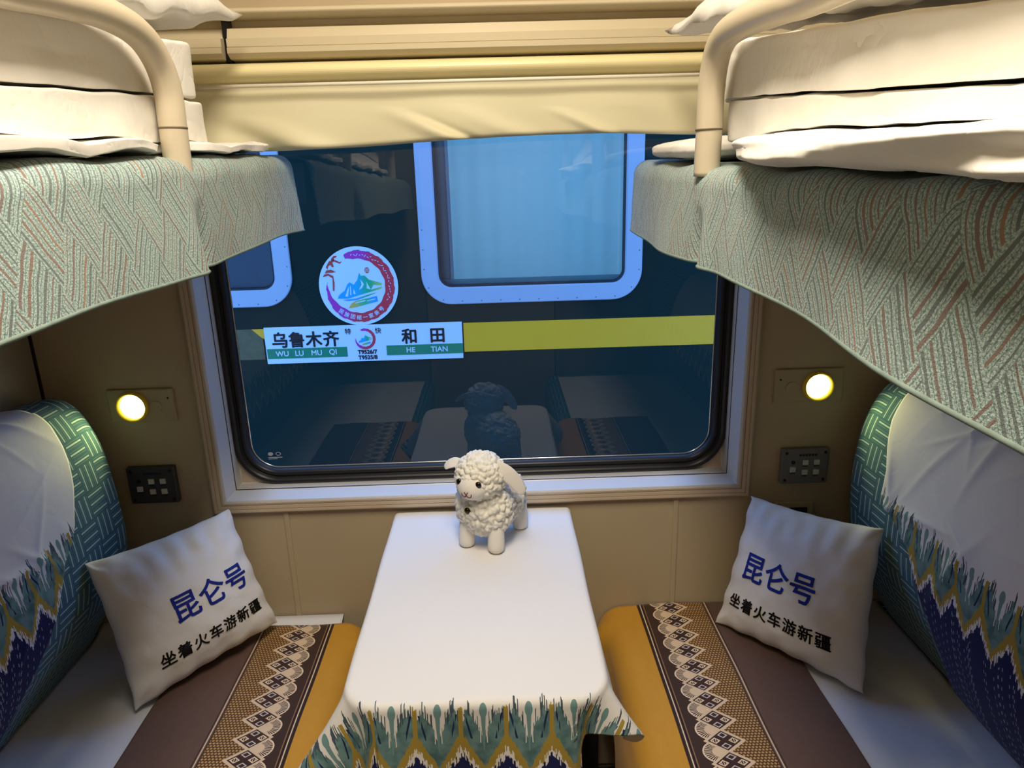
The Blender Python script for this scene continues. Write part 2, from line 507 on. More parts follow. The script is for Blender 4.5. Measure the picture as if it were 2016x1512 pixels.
def surf(name, fn, nu, nv, mat, parent=None, thick=0.0, flip=False, u=(0, 1), v=(0, 1)):
    """fn(U,V) -> X,Y,Z,s,t arrays; s,t are the uv in metres"""
    U, V = np.meshgrid(np.linspace(*u, nu), np.linspace(*v, nv), indexing='ij')
    X, Y, Z, S, T = fn(U, V)
    vs_ = np.stack([np.broadcast_to(q, U.shape).ravel() for q in (X, Y, Z)], 1)
    uv = np.stack([np.broadcast_to(q, U.shape).ravel() for q in (S, T)], 1)
    o = make(name, vs_, grid_faces(nu, nv, flip), mat, parent, uv)
    if thick:
        s = o.modifiers.new('thickness', 'SOLIDIFY'); s.thickness = thick; s.offset = -1.0
    return o

def tube_pts(path, r, n=16, closed_ends=True):
    P = np.array(path, float); m = len(P)
    R_ = np.broadcast_to(np.asarray(r, float), (m,))
    T = np.gradient(P, axis=0); T /= np.linalg.norm(T, axis=1)[:, None]
    ref = np.array([0.37, 0.21, 0.9]); 
    N = np.cross(T[0], ref); N /= np.linalg.norm(N)
    vs_ = []
    for i in range(m):
        N = N - T[i] * (N @ T[i]); N /= np.linalg.norm(N)
        B = np.cross(T[i], N)
        for k in range(n):
            a = 2 * math.pi * k / n
            vs_.append(P[i] + R_[i] * (math.cos(a) * N + math.sin(a) * B))
    fs = []
    for i in range(m - 1):
        for k in range(n):
            fs.append((i * n + k, i * n + (k + 1) % n, (i + 1) * n + (k + 1) % n, (i + 1) * n + k))
    if closed_ends:
        fs.append(tuple(range(n))[::-1]); fs.append(tuple((m - 1) * n + k for k in range(n)))
    return vs_, fs

def tube(name, path, r, mat, parent=None, n=16):
    v, f = tube_pts(path, r, n)
    return make(name, v, f, mat, parent)

def spline(pts, n=60):
    """Catmull-Rom through pts"""
    P = [Vector(p) for p in pts]
    P = [P[0] * 2 - P[1]] + P + [P[-1] * 2 - P[-2]]
    out = []
    segs = len(P) - 3
    for s in range(segs):
        p0, p1, p2, p3 = P[s:s + 4]
        k = max(2, n // segs)
        for i in range(k):
            t = i / k
            out.append(0.5 * ((2 * p1) + (-p0 + p2) * t + (2 * p0 - 5 * p1 + 4 * p2 - p3) * t * t + (-p0 + 3 * p1 - 3 * p2 + p3) * t ** 3))
    out.append(P[-2])
    return [tuple(q) for q in out]

def fbm(p, sc, seed=0.0, octs=3):
    return noise.fractal(Vector((p[0] * sc + seed, p[1] * sc - seed, p[2] * sc + 2.7 * seed)), 0.6, 2.1, octs)

def cube_sphere(n):
    """unit cube surface points in [-1,1]^3, welded, and quads"""
    g = np.linspace(-1, 1, n); g = np.sign(g) * (1 - (1 - np.abs(g)) ** 1.7)
    vs_, fs, idx = [], [], {}
    def vid(p):
        k = tuple(np.round(p, 5))
        if k not in idx: idx[k] = len(vs_); vs_.append(p)
        return idx[k]
    for ax in range(3):
        for s in (-1, 1):
            b, c = (ax + 1) % 3, (ax + 2) % 3
            for i in range(n - 1):
                for j in range(n - 1):
                    q = []
                    for (ii, jj) in ((i, j), (i + 1, j), (i + 1, j + 1), (i, j + 1)):
                        p = np.zeros(3); p[ax] = s; p[b] = g[ii]; p[c] = g[jj]
                        q.append(vid(p))
                    fs.append(q if s > 0 else q[::-1])
    return np.array(vs_), fs

def soft_block(name, corners, mat, parent=None, n=30, power=(8, 8, 8), amp=0.006, sc=9.0, seed=1.0, sag=None, creases=0.0):
    """soft rounded block; corners = 8 points: index bits x(1) y(2) z(4)"""
    V, Fc = cube_sphere(n)
    pw = float(power[0])
    nrm = (np.abs(V) ** pw).sum(1) ** (1 / pw)
    W = V / nrm[:, None]
    C = np.array(corners, float)
    w = (W + 1) / 2
    out = np.zeros_like(W)
    for k in range(8):
        wx = w[:, 0] if k & 1 else 1 - w[:, 0]
        wy = w[:, 1] if k & 2 else 1 - w[:, 1]
        wz = w[:, 2] if k & 4 else 1 - w[:, 2]
        out += (wx * wy * wz)[:, None] * C[k]
    cen = C.mean(0)
    d = W / np.linalg.norm(W, axis=1)[:, None]
    for i in range(len(out)):
        a = amp * fbm(out[i], sc, seed)
        if creases:
            q = abs(fbm(out[i] * np.array((1, 0.45, 1.0)), sc * 2.2, seed + 5, 2))
            a -= creases * max(0.0, 1 - q * 7.0)
        out[i] += d[i] * a
    if sag is not None:
        out = sag(out, W)
    return make(name, out, Fc, mat, parent)

def hexa(x0, x1, y0, y1, z):
    """corners from x/y range and z(lo/hi at y0, y1): z = ((lo_y0, hi_y0), (lo_y1, hi_y1))"""
    C = []
    for k in range(8):
        C.append((x1 if k & 1 else x0, y1 if k & 2 else y0, z[1 if k & 2 else 0][1 if k & 4 else 0]))
    return C

def rrect(x0, x1, z0, z1, r, n=10):
    pts = []
    for cx, cz, a0 in ((x1 - r, z1 - r, 0), (x0 + r, z1 - r, 90), (x0 + r, z0 + r, 180), (x1 - r, z0 + r, 270)):
        for k in range(n + 1):
            a = math.radians(a0 + 90 * k / n)
            pts.append((cx + r * math.cos(a), cz + r * math.sin(a)))
    return pts

def ring_sweep(name, rect, r, profile, mat, parent=None, n=10, smooth=False, cap=False):
    """profile = [(inset, y)...] swept round a (rounded) rectangle"""
    x0, x1, z0, z1 = rect
    vs_, fs = [], []
    m = None
    for d, y in profile:
        rr = max(r - d, 0.0005)
        ring = rrect(x0 + d, x1 - d, z0 + d, z1 - d, rr, n if r > 0.001 else 1)
        m = len(ring)
        vs_ += [(x, y, z) for x, z in ring]
    for i in range(len(profile) - 1):
        for k in range(m):
            a, b = i * m + k, i * m + (k + 1) % m
            fs.append((a, b, b + m, a + m))
    if cap: fs.append(tuple((len(profile) - 1) * m + k for k in range(m)))
    return make(name, vs_, fs, mat, parent, smooth=smooth)

def extrude_x(name, prof, x0, x1, mat, parent=None, smooth=False):
    """closed (y,z) outline extruded along x"""
    n = len(prof)
    vs_ = [(x0, y, z) for y, z in prof] + [(x1, y, z) for y, z in prof]
    fs = [(k, (k + 1) % n, n + (k + 1) % n, n + k) for k in range(n)] + [tuple(range(n))[::-1], tuple(n + k for k in range(n))]
    o = make(name, vs_, fs, mat, parent, smooth=False)
    return o

def disc(name, c, r, normal_y, mat, parent=None, n=32, depth=0.004, axis='y'):
    vs_, fs = tube_pts([(c[0], c[1] + depth, c[2]), (c[0], c[1] + depth * 0.5, c[2]), (c[0], c[1], c[2])], r, n)
    return make(name, vs_, fs, mat, parent, smooth=False)

def glyphs(body, size, bold=0.0, spacing=1.0):
    """flat centred lettering; bold thickens every stroke by that many metres"""
    cu = bpy.data.curves.new('lettering_source', 'FONT')
    cu.body = body; cu.size = size; cu.align_x = 'CENTER'; cu.align_y = 'CENTER'
    cu.space_character = spacing; cu.resolution_u = 6
    ob = bpy.data.objects.new('lettering_source', cu); COL.objects.link(ob)
    dg = bpy.context.evaluated_depsgraph_get(); dg.update()
    me = bpy.data.meshes.new_from_object(ob.evaluated_get(dg))
    bm = bmesh.new()
    k = 8 if bold else 1
    for i in range(k):
        n0 = len(bm.verts)
        bm.from_mesh(me)
        bm.verts.ensure_lookup_table()
        a = 2 * math.pi * i / k
        for v in bm.verts[n0:]: v.co += Vector((bold * math.cos(a), bold * math.sin(a), 0.00010 * i))
    bpy.data.objects.remove(ob); bpy.data.curves.remove(cu); bpy.data.meshes.remove(me)
    return bm

def flat_text(name, body, cx, cz, y, size, mat, parent, bold=0.0, spacing=1.0, sx=1.0, rot=0.0):
    bm = glyphs(body, size, bold, spacing)
    xs = [v.co.x for v in bm.verts]; ys = [v.co.y for v in bm.verts]
    ox, oy = (min(xs) + max(xs)) / 2, (min(ys) + max(ys)) / 2
    ca, sa = math.cos(rot), math.sin(rot)
    for v in bm.verts:
        a, b = (v.co.x - ox) * sx, v.co.y - oy
        v.co = (cx + a * ca - b * sa, y - v.co.z, cz + a * sa + b * ca)
    return from_bm(name, bm, mat, parent)

# ================================================================== THE SETTING
XL, XR, YB, ZC = -1.0, 0.92, -2.05, 2.40
WX0, WX1, WZ0, WZ1 = -0.64, 0.54, 0.797, 1.70    # hole in the window wall

bm = bmesh.new()
bm_box(bm, XL - 0.06, WX0, 0.0, 0.11, -0.4, 2.5)
bm_box(bm, WX1, XR + 0.06, 0.0, 0.11, -0.4, 2.5)
bm_box(bm, WX0, WX1, 0.0, 0.11, -0.4, WZ0)
bm_box(bm, WX0, WX1, 0.0, 0.11, WZ1, 2.5)
struct(from_bm('wall_window', bm, M['wall']))
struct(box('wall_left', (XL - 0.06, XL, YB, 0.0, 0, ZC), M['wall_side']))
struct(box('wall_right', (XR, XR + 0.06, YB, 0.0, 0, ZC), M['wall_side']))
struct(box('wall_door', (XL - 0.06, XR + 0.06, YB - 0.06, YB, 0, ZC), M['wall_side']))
struct(box('floor', (XL - 0.06, XR + 0.06, YB, 0.0, -0.06, 0), M['floor']))
struct(box('ceiling', (XL - 0.06, XR + 0.06, YB, 0.0, ZC, ZC + 0.06), M['ceiling']))
d1 = struct(box('door_1', (-0.37, 0.29, YB, YB + 0.02, 0.0, 1.95), M['berth'], bevel=0.004))
struct(box('ground', (-30, 30, 0.3, 30, -1.3, -1.2), M['ballast']))

# vertical joints of the panels under the window, and joint strips in the corners
struct(box('trim_1', (-0.512, -0.500, -0.004, 0.001, 0.02, 0.772), M['wall'], bevel=0.0015))
struct(box('trim_2', (0.393, 0.405, -0.004, 0.001, 0.02, 0.772), M['wall'], bevel=0.0015))
struct(box('trim_3', (XL, XL + 0.004, -0.006, 0.0, 0.5, 1.50), M['screw']))
struct(box('trim_4', (-0.500, 0.393, -0.010, 0.0, 0.02, 0.16), M['trim'], bevel=0.003))

# the window
win = bpy.data.objects.new('window_1', None); COL.objects.link(win); struct(win)
OUT = (-0.667, 0.567, 0.772, 1.72)
ring_sweep('outer_trim', OUT, 0.0, [(0, 0.0), (0, -0.010), (0.004, -0.013), (0.010, -0.013), (0.011, -0.011), (0.012, -0.013), (0.020, -0.013), (0.021, -0.010), (0.022, -0.013), (0.027, -0.014), (0.028, -0.008)], M['trim'], win)
ring_sweep('inner_frame', OUT, 0.0, [(0.026, -0.010), (0.028, -0.012), (0.032, -0.010), (0.044, 0.019), (0.0455, 0.020)], M['alu'], win)
ring_sweep('frame_groove', OUT, 0.0, [(0.0445, 0.020), (0.0465, 0.0225)], M['black'], win)
ring_sweep('frame_lip', OUT, 0.0, [(0.0440, 0.022), (0.050, 0.048), (0.052, 0.050)], M['alu'], win)
# corner plates between the square frame and the rounded seal
GK = (-0.624, 0.524, 0.818, 1.69)
sq = [(OUT[1] - 0.048, OUT[3] - 0.048), (OUT[0] + 0.048, OUT[3] - 0.048), (OUT[0] + 0.048, OUT[2] + 0.044), (OUT[1] - 0.048, OUT[2] + 0.044)]
rr = rrect(GK[0] + 0.006, GK[1] - 0.006, GK[2] + 0.006, GK[3] - 0.006, 0.095, 10)
vs_, fs = [], []
for q in range(4):
    base = len(vs_)
    vs_.append((sq[q][0], 0.0495, sq[q][1]))
    for k in range(11): vs_.append((rr[q * 11 + k][0], 0.0495, rr[q * 11 + k][1]))
    for k in range(10): fs.append((base, base + 1 + k, base + 2 + k))
make('corner_plate', vs_, fs, M['trim'], win, smooth=False)
ring_sweep('rubber_seal', GK, 0.100, [(0, 0.052), (0.0, 0.046), (0.003, 0.040), (0.009, 0.037), (0.014, 0.039), (0.017, 0.046), (0.019, 0.049), (0.022, 0.044), (0.028, 0.042), (0.033, 0.045), (0.036, 0.056), (0.037, 0.066)], M['rubber'], win, n=14, smooth=True)
ring_sweep('glass_bead', GK, 0.100, [(0.0365, 0.058), (0.038, 0.0565), (0.0395, 0.058)], M['bead'], win, n=14, smooth=True)
pn = rrect(GK[0] + 0.032, GK[1] - 0.032, GK[2] + 0.032, GK[3] - 0.032, 0.07, 12)
make('pane', [(x, 0.060, z) for x, z in pn], [tuple(range(len(pn)))], M['glass'], win, smooth=False)
# maker's mark etched in the lower left corner of the pane
mk = bpy.data.objects.new('etched_mark', None); COL.objects.link(mk); mk.parent = win
for cx in (-0.545, -0.527):
    v, f = [], []
    for k in range(20):
        a = 2 * math.pi * k / 20
        v += [(cx + 0.006 * math.cos(a), 0.0594, 0.889 + 0.0045 * math.sin(a)), (cx + 0.0047 * math.cos(a), 0.0594, 0.889 + 0.0033 * math.sin(a))]
    for k in range(20): f.append((2 * k, 2 * ((k + 1) % 20), 2 * ((k + 1) % 20) + 1, 2 * k + 1))
    if cx < -0.54: f.append(tuple(range(1, 40, 2)))
    make('etched_logo', v, f, M['win_frame'], win, smooth=False)
box('etched_line', (-0.551, -0.518, 0.0590, 0.0594, 0.8795, 0.8810), M['win_frame'], win)
box('etched_line', (-0.551, -0.530, 0.0590, 0.0594, 0.8760, 0.8772), M['win_frame'], win)
bpy.data.objects.remove(mk)

# ---- pelmet above the window
PX0, PX1 = -0.66, 0.58
struct(extrude_x('trim_5', [(0, 1.712), (-0.060, 1.712), (-0.088, 1.716), (-0.100, 1.7235), (-0.100, 1.7325), (-0.097, 1.7335), (-0.098, 1.7345), (-0.098, 1.7475), (-0.093, 1.749), (-0.086, 1.766), (-0.060, 1.772), (-0.060, 1.783), (0, 1.783)], -0.472, XR, M['pelmet']))
struct(extrude_x('trim_8', [(0, 1.712), (-0.060, 1.712), (-0.088, 1.716), (-0.100, 1.7235), (-0.100, 1.7325), (-0.097, 1.7335), (-0.098, 1.7345), (-0.098, 1.7475), (-0.093, 1.749), (-0.080, 1.751), (-0.060, 1.772), (-0.060, 1.783), (0, 1.783)], XL, -0.482, M['pelmet']))
struct(box('trim_9', (-0.483, -0.471, -0.080, 0.0, 1.712, 1.79), M['screw']))
pr = [(0, 1.783)] + [(-0.078 - 0.024 * math.sin(math.radians(a)), 1.7915 - 0.0085 * math.cos(math.radians(a))) for a in range(0, 181, 12)] + [(0, 1.80)]
struct(extrude_x('trim_6', pr, XL, XR, M['pelmet']))
struct(box('trim_7', (XL, XR, -0.075, 0.0, 1.80, 1.95), M['berth']))

# ---- roller blind
bl = thing('roller_blind', 'beige roller blind pulled a little way down over the top of the window', 'blind')
pr = [(-0.030, 1.711)] + [(-0.068 - 0.030 * math.sin(math.radians(a)), 1.694 + 0.0165 * math.cos(math.radians(a))) for a in range(0, 181, 10)] + [(-0.030, 1.6775)]
extrude_x('cassette', pr, PX0, PX1, M['cassette'], bl)
tube('guide_rod', [(PX0, -0.098, 1.6685), (0, -0.098, 1.6685), (PX1, -0.098, 1.6685)], 0.0032, M['rod'], bl)
def blind_fn(U, V):
    x = PX0 + (PX1 - PX0) * U
    s = V                                   # 0 top .. 1 bottom, then a small curl
    z = 1.683 - 0.109 * np.minimum(s / 0.86, 1.0)
    y = -0.070 - 0.010 * np.sin(np.minimum(s / 0.86, 1) * 1.6)
    cur = np.clip((s - 0.86) / 0.14, 0, 1) * math.pi * 0.9
    y = y + 0.010 * (1 - np.cos(cur)) ; z = z - 0.006 * np.sin(cur)
    bump = np.zeros_like(x)
    for cx, w, a, zc in ((-0.36, 0.05, 0.012, 0.85), (-0.10, 0.03, 0.010, 0.8), (-0.055, 0.018, -0.010, 0.86), (0.02, 0.04, 0.006, 0.8), (0.21, 0.022, 0.012, 0.9), (0.34, 0.07, -0.006, 0.9), (-0.47, 0.05, -0.010, 0.7)):
        bump += a * np.exp(-((x - cx - 0.25 * (s - zc)) / w) ** 2) * np.clip((s - zc + 0.40) / 0.40, 0, 1)
    z = z + 0.006 * np.sin(x * 7 + 0.6) * np.clip(s, 0, 1) - 0.010 * np.clip((-0.15 - x) / 0.4, 0, 1) * s
    y = y - bump + 0.004 * np.sin(x * 23) * s
    return x, y, z, x, V * 0.11
surf('blind_cloth', blind_fn, 180, 40, M['blind'], bl, thick=0.0012)

# ================================================================== UPPER BERTHS
def upper_berth(side, label, xe, xw, ztop, zbot, kink, skirt_x, seed):
    """xe = aisle edge x, xw = wall x; ztop/zbot are functions of y"""
    s = 1 if xw < xe else -1                 # +1: berth to the left of its edge
    root = thing('upper_berth', label, 'bunk', (xe, -1.0, float(ztop(np.array(-1.0)))))
    bm = bmesh.new()
    ys = (-2.0, -0.03)
    xi = xe - s * 0.02
    a, b = min(xw, xi), max(xw, xi)
    vv = []
    for x in (a, b):
        for y in ys:
            for z in (float(zbot(np.array(y))) + 0.05, float(ztop(np.array(y))) - 0.012):
                vv.append(bm.verts.new((x, y, z)))
    bmesh.ops.convex_hull(bm, input=vv)
    rel(from_bm('berth_board', bm, M['berth']), root)
    # cover: lies on the board, rolls over the edge and hangs as a skirt
    W, R_ = 0.34, 0.030
    def fn(U, V):
        y = -0.012 - 1.90 * (U ** 1.15)
        zt = ztop(y); zb = zbot(y)
        drop = zt - zb - R_
        tot = W + R_ * math.pi / 2 + drop
        l = V * tot
        flat = np.clip(l, 0, W)
        arc = np.clip(l - W, 0, R_ * math.pi / 2) / R_
        hang = np.clip(l - W - R_ * math.pi / 2, 0, None)
        inx = (W - flat) - R_ * np.sin(arc) + R_                    # distance in from the edge
        z = zt - R_ * (1 - np.cos(arc)) - hang
        hp = hang / np.maximum(drop, 1e-4)
        out = 0.004 * np.sin(y * 19 + seed) * hp + 0.006 * hp * np.sin(y * 7 + 2 * seed)
        out = out - 0.016 * np.exp(-((y - kink) / 0.020) ** 2) * np.clip(hp * 1.6 - 0.3, 0, 1) + 0.012 * np.exp(-((y - kink + 0.045) / 0.035) ** 2) * hp
        out = out + skirt_x * hp
        z = z + 0.003 * np.sin(y * 31 + seed) * (1 - hp) * np.clip((l / W), 0, 1)
        x = xe + s * (out - inx + 0.0)
        return x, y, z, y, -l
    o = surf('fabric_cover', fn, 260, 120, M['skirt'], None, thick=0.003, flip=(s < 0))
    rel(o, root)
    us = np.linspace(0, 1, 200)
    hx, hy, hz, _, _ = fn(us, np.ones_like(us))
    hem = tube('hem', np.stack([hx - s * 0.001, hy, hz + 0.002], 1), 0.0024, M['hem'], None, 8)
    hem.parent = o
    return root, s

zt_l = lambda y: 1.552 + 0.034 * (y + 0.0)
zb_l = lambda y: 1.402 + 0.024 * y - 0.004 * np.sin(y * 9)
ub_l, _ = upper_berth('L', 'left upper berth with sage chevron cover skirt and cream guard rail', -0.402, -0.99, zt_l, zb_l, -0.50, 0.006, 0.4)
zt_r = lambda y: 1.520 + 0.030 * (y + 0.0)
zb_r = lambda y: 1.384 + 0.026 * y + 0.004 * np.sin(y * 7)
ub_r, _ = upper_berth('R', 'right upper berth with sage chevron cover skirt hanging lowest at the right edge', 0.282, 0.91, zt_r, zb_r, -0.50, 0.004, 1.9)

def guard_rail(root, pts, joint, r=0.0168, k=1.05):
    pts = [tuple(CAM + (Vector(p) - CAM) * k) for p in pts]; joint = CAM + (Vector(joint) - CAM) * k; r *= k
    path = spline(pts, 72)
    o = rel(tube('guard_rail', path, r, M['rail'], None, 24), root)
    j = tube('rail_joint', [Vector(joint) + Vector((0, 0, -0.0012)), Vector(joint), Vector(joint) + Vector((0, 0, 0.0012))], r + 0.0006, M['rail_joint'], None, 24)
    j.parent = o
guard_rail(ub_l, [(-0.402, -0.544, 1.508), (-0.402, -0.545, 1.536), (-0.401, -0.546, 1.575), (-0.400, -0.548, 1.612), (-0.400, -0.566, 1.645), (-0.400, -0.608, 1.667), (-0.402, -0.680, 1.674), (-0.405, -0.775, 1.668), (-0.408, -0.87, 1.660), (-0.41, -1.25, 1.640), (-0.41, -1.42, 1.630), (-0.41, -1.475, 1.60), (-0.41, -1.49, 1.55), (-0.41, -1.49, 1.49)], (-0.4012, -0.5455, 1.568))
guard_rail(ub_r, [(0.281, -0.527, 1.492), (0.281, -0.528, 1.520), (0.281, -0.530, 1.560), (0.280, -0.534, 1.600), (0.280, -0.545, 1.628), (0.280, -0.562, 1.645), (0.281, -0.596, 1.655), (0.283, -0.670, 1.655), (0.285, -0.755, 1.650), (0.287, -0.84, 1.644), (0.29, -1.25, 1.630), (0.29, -1.42, 1.62), (0.29, -1.475, 1.59), (0.29, -1.49, 1.54), (0.29, -1.49, 1.48)], (0.2805, -0.5295, 1.550))

# ---- bedding on the upper berths
from mathutils.bvhtree import BVHTree
def rest_on(o, below, eps=0.0028, k=0.006):
    """lift every vertex of o that would sink into the things it lies on"""
    bpy.context.view_layer.update()
    dg = bpy.context.evaluated_depsgraph_get(); dg.update()
    for b in below:
        ev = b.evaluated_get(dg); me = ev.to_mesh()
        mw = b.matrix_world
        t = BVHTree.FromPolygons([mw @ v.co for v in me.vertices], [tuple(p.vertices) for p in me.polygons])
        ev.to_mesh_clear()
        for v in o.data.vertices:
            for ox, oy in ((0, 0), (k, 0), (-k, 0), (0, 1.3 * k), (0, -1.3 * k)):
                h = t.ray_cast(Vector((v.co.x + ox, v.co.y + oy, 3.0)), Vector((0, 0, -1)))
                if h[0] is not None and v.co.z < h[0].z + eps and v.co.z > h[0].z - 0.10: v.co.z = h[0].z + eps
    return o
def bed(name, label, cat, o):
    o.name = name
    tag(o, label, cat)
    return o
cov_l = [c for c in ub_l.children if c.name.startswith('fabric_cover')][0]
cov_r = [c for c in ub_r.children if c.name.startswith('fabric_cover')][0]

def sheet_slab(label, x0, x1, y0, y1, zf, th, seed, ruff):
    """thin folded sheet with a ruffled aisle edge"""
    o = soft_block('folded_sheet', hexa(x0, x1, y0, y1, ((zf(y0), zf(y0) + th), (zf(y1), zf(y1) + th * 0.7))), M['pillow'], None, 70, (16, 16, 16), 0.002, 11.0, seed)
    xe = x1 if abs(x1 - x0) and x1 < 0 else x0
    for v in o.data.vertices:
        if abs(v.co.x - xe) < 0.06:
            v.co.z += ruff * (0.5 * math.sin(v.co.y * 31 + seed) + 0.6 * fbm(v.co, 14, seed))
            v.co.x += 0.010 * fbm(v.co, 10, seed + 3) - 0.034 * math.exp(-((v.co.y + 0.50) / 0.05) ** 2) * (1 if xe < 0 else -1)
        if v.co.y > y1 - 0.08: v.co.z += 0.006 * math.sin(v.co.x * 40)
    return bed('folded_sheet', label, 'sheet', o)
sh_l = sheet_slab('thin white sheet under the folded quilts on the left upper berth', -0.93, -0.412, -1.35, -0.085, lambda y: 1.558 + 0.034 * y, 0.016, 2.0, 0.005)
rest_on(sh_l, [cov_l], 0.0025)

def quilt(label, corners, seed, below, amp=0.004):
    o = soft_block('folded_quilt', corners, M['quilt'], None, 64, (24, 24, 24), amp, 6.0, seed, creases=0.0012)
    rest_on(o, below)
    return bed('folded_quilt', label, 'quilt', o)
q1 = quilt('cream folded quilt, the lower one in the stack on the left upper berth', hexa(-0.92, -0.444, -1.30, -0.290, ((1.525, 1.558), (1.553, 1.626))), 3.0, [sh_l])
q2 = quilt('cream folded quilt, the upper one in the stack on the left upper berth', hexa(-0.92, -0.446, -1.32, -0.305, ((1.553, 1.612), (1.623, 1.707))), 5.0, [q1])

def bed_pillow(corners, label, seed, T=0.05, below=()):
    """flat white pillow with pointed corners; corners BL, BR, TR, TL seen from above"""
    BL, BR, TR, TL = [np.array(c, float) for c in corners]
    n = 40
    g = np.linspace(-1, 1, n)
    U, V = np.meshgrid(g, g, indexing='ij')
    vs_ = []
    for sgn in (1, -1):
        for i in range(n):
            for j in range(n):
                u, v = U[i, j], V[i, j]
                uu = u * (1 - 0.05 * (1 - v * v)); vv = v * (1 - 0.05 * (1 - u * u))
                a, b = (uu + 1) / 2, (vv + 1) / 2
                p = BL * (1 - a) * (1 - b) + BR * a * (1 - b) + TR * a * b + TL * (1 - a) * b
                t = T * max(0.0, (1 - u ** 4) * (1 - v ** 4)) ** 0.6
                p = p + np.array((0, 0, t if sgn > 0 else -0.3 * t))
                edge = max(abs(u), abs(v))
                p[2] += 0.010 * fbm(p, 11, seed) * (1 if edge < 1 else 0.6) + 0.004 * math.sin(16 * (u + v)) * edge ** 4
                vs_.append(p)
    F1 = grid_faces(n, n); F2 = grid_faces(n, n, True) + n * n
    bm = bmesh.new()
    bv = [bm.verts.new(p) for p in vs_]
    for f in list(F1) + list(F2): bm.faces.new([bv[k] for k in f])
    bmesh.ops.remove_doubles(bm, verts=bm.verts, dist=1e-5)
    bmesh.ops.recalc_face_normals(bm, faces=bm.faces)
    o = from_bm('bed_pillow', bm, M['pillow'], None, True)
    rest_on(o, below, 0.003, 0.018)
    tag(o, label, 'pillow')
    return o
# ---- bedding on the right upper berth
def roll_profile(o):
    """the sheet swells from the rail towards the camera and hangs over the edge"""
    for v in o.data.vertices:
        k = min(1.0, max(0.0, (-0.50 - v.co.y) / 0.30))
        k = k * k * (3 - 2 * k)
        if v.co.x < 0.40:
            w = min(1.0, (0.40 - v.co.x) / 0.12)
            v.co.x += w * (0.050 * (1 - k) + 0.006 * math.sin(v.co.y * 13))
            v.co.z += w * (0.010 * (1 - k) * (1 if v.co.z < 1.52 else -0.3))
        fold = 0.007 * math.sin(v.co.z * 150 + v.co.y * 9)
        if v.co.x < 0.34: v.co.x += fold * (0.4 + 0.6 * math.sin(v.co.y * 5 + 1) ** 2)
    return o
rs = soft_block('rolled_sheet', hexa(0.246, 0.70, -1.42, -0.508, ((1.482, 1.510), (1.506, 1.545))), M['pillow'], None, 64, (5, 5, 5), 0.005, 6.0, 14.0, creases=0.003)
roll_profile(rs)
for v in rs.data.vertices:
    if v.co.x > 0.300: v.co.z = max(v.co.z, float(zt_r(np.array(v.co.y))) + 0.004)
rest_on(rs, [cov_r], 0.003)
bed('rolled_sheet', 'white sheet bulging over the edge of the right upper berth', 'sheet', rs)
q3 = quilt('cream folded quilt, the lower one in the stack on the right upper berth', hexa(0.320, 0.80, -1.40, -0.450, ((1.496, 1.517), (1.535, 1.594))), 8.0, [rs])
q4 = quilt('cream folded quilt, the upper one in the stack on the right upper berth', hexa(0.319, 0.80, -1.42, -0.430, ((1.508, 1.548), (1.588, 1.672))), 11.0, [q3])
pc = soft_block('folded_pillowcase', hexa(0.285, 0.62, -0.438, -0.02, ((1.512, 1.550), (1.518, 1.558))), M['pillow'], None, 44, (3.0, 3, 3), 0.003, 9.0, 17.0, creases=0.002)
rest_on(pc, [cov_r], 0.003)
bed('folded_pillowcase', 'white folded pillowcase poking out beside the right guard rail', 'pillowcase', pc)

bed_pillow([(-0.86, -0.78, 1.70), (-0.468, -0.72, 1.692), (-0.415, -0.165, 1.768), (-0.84, -0.20, 1.775)], 'white pillow with a pointed corner on top of the left upper berth quilts', 2.0, 0.068, [q2])
bed_pillow([(0.345, -0.74, 1.675), (0.75, -0.80, 1.69), (0.74, -0.22, 1.76), (0.292, -0.205, 1.722)], 'white pillow with a drooping corner on top of the right upper berth quilts', 6.0, 0.062, [q4])

# ================================================================== LOWER BERTHS
def lower_berth(label, xe, xw, s):
    root = thing('lower_berth', label, 'bunk', ((xe + xw) / 2, -1.0, 0))
    a, b = min(xw, xe - s * 0.03), max(xw, xe - s * 0.03)
    rel(box('berth_base', (a, b, -2.0, -0.012, 0.0, 0.33), M['berth'], bevel=0.006), root)
    # upholstered seat with a rounded aisle edge
    prof = [(xw, 0.33)] + [(xw, 0.475)]
    R_ = 0.05
    for k in range(13):
        t = math.radians(90 * k / 12)
        prof.append((xe - s * R_ + s * R_ * math.sin(t), 0.475 - R_ + R_ * math.cos(t)))
    prof += [(xe, 0.33)]
    P_ = np.array(prof); L_ = np.r_[0, np.cumsum(np.linalg.norm(np.diff(P_, axis=0), axis=1))]
    ny = 40
    ys = np.linspace(-2.0, -0.012, ny)
    vs_, uv = [], []
    for i in range(ny):
        for k in range(len(P_)):
            vs_.append((P_[k][0], ys[i], P_[k][1])); uv.append((ys[i], L_[k]))
    F_ = grid_faces(ny, len(P_), s > 0)
    caps = [tuple(range(len(P_))), tuple((ny - 1) * len(P_) + k for k in range(len(P_)))]
    o = make('seat_cushion', vs_, [tuple(f) for f in F_] + caps, M['teal'], None, uv, smooth=False)
    rel(o, root)
    return root
lower_berth('left lower berth with teal seat under the white sheet', -0.355, XL + 0.002, 1)
lower_berth('right lower berth with teal seat, its side showing beside the table', 0.235, XR - 0.002, -1)

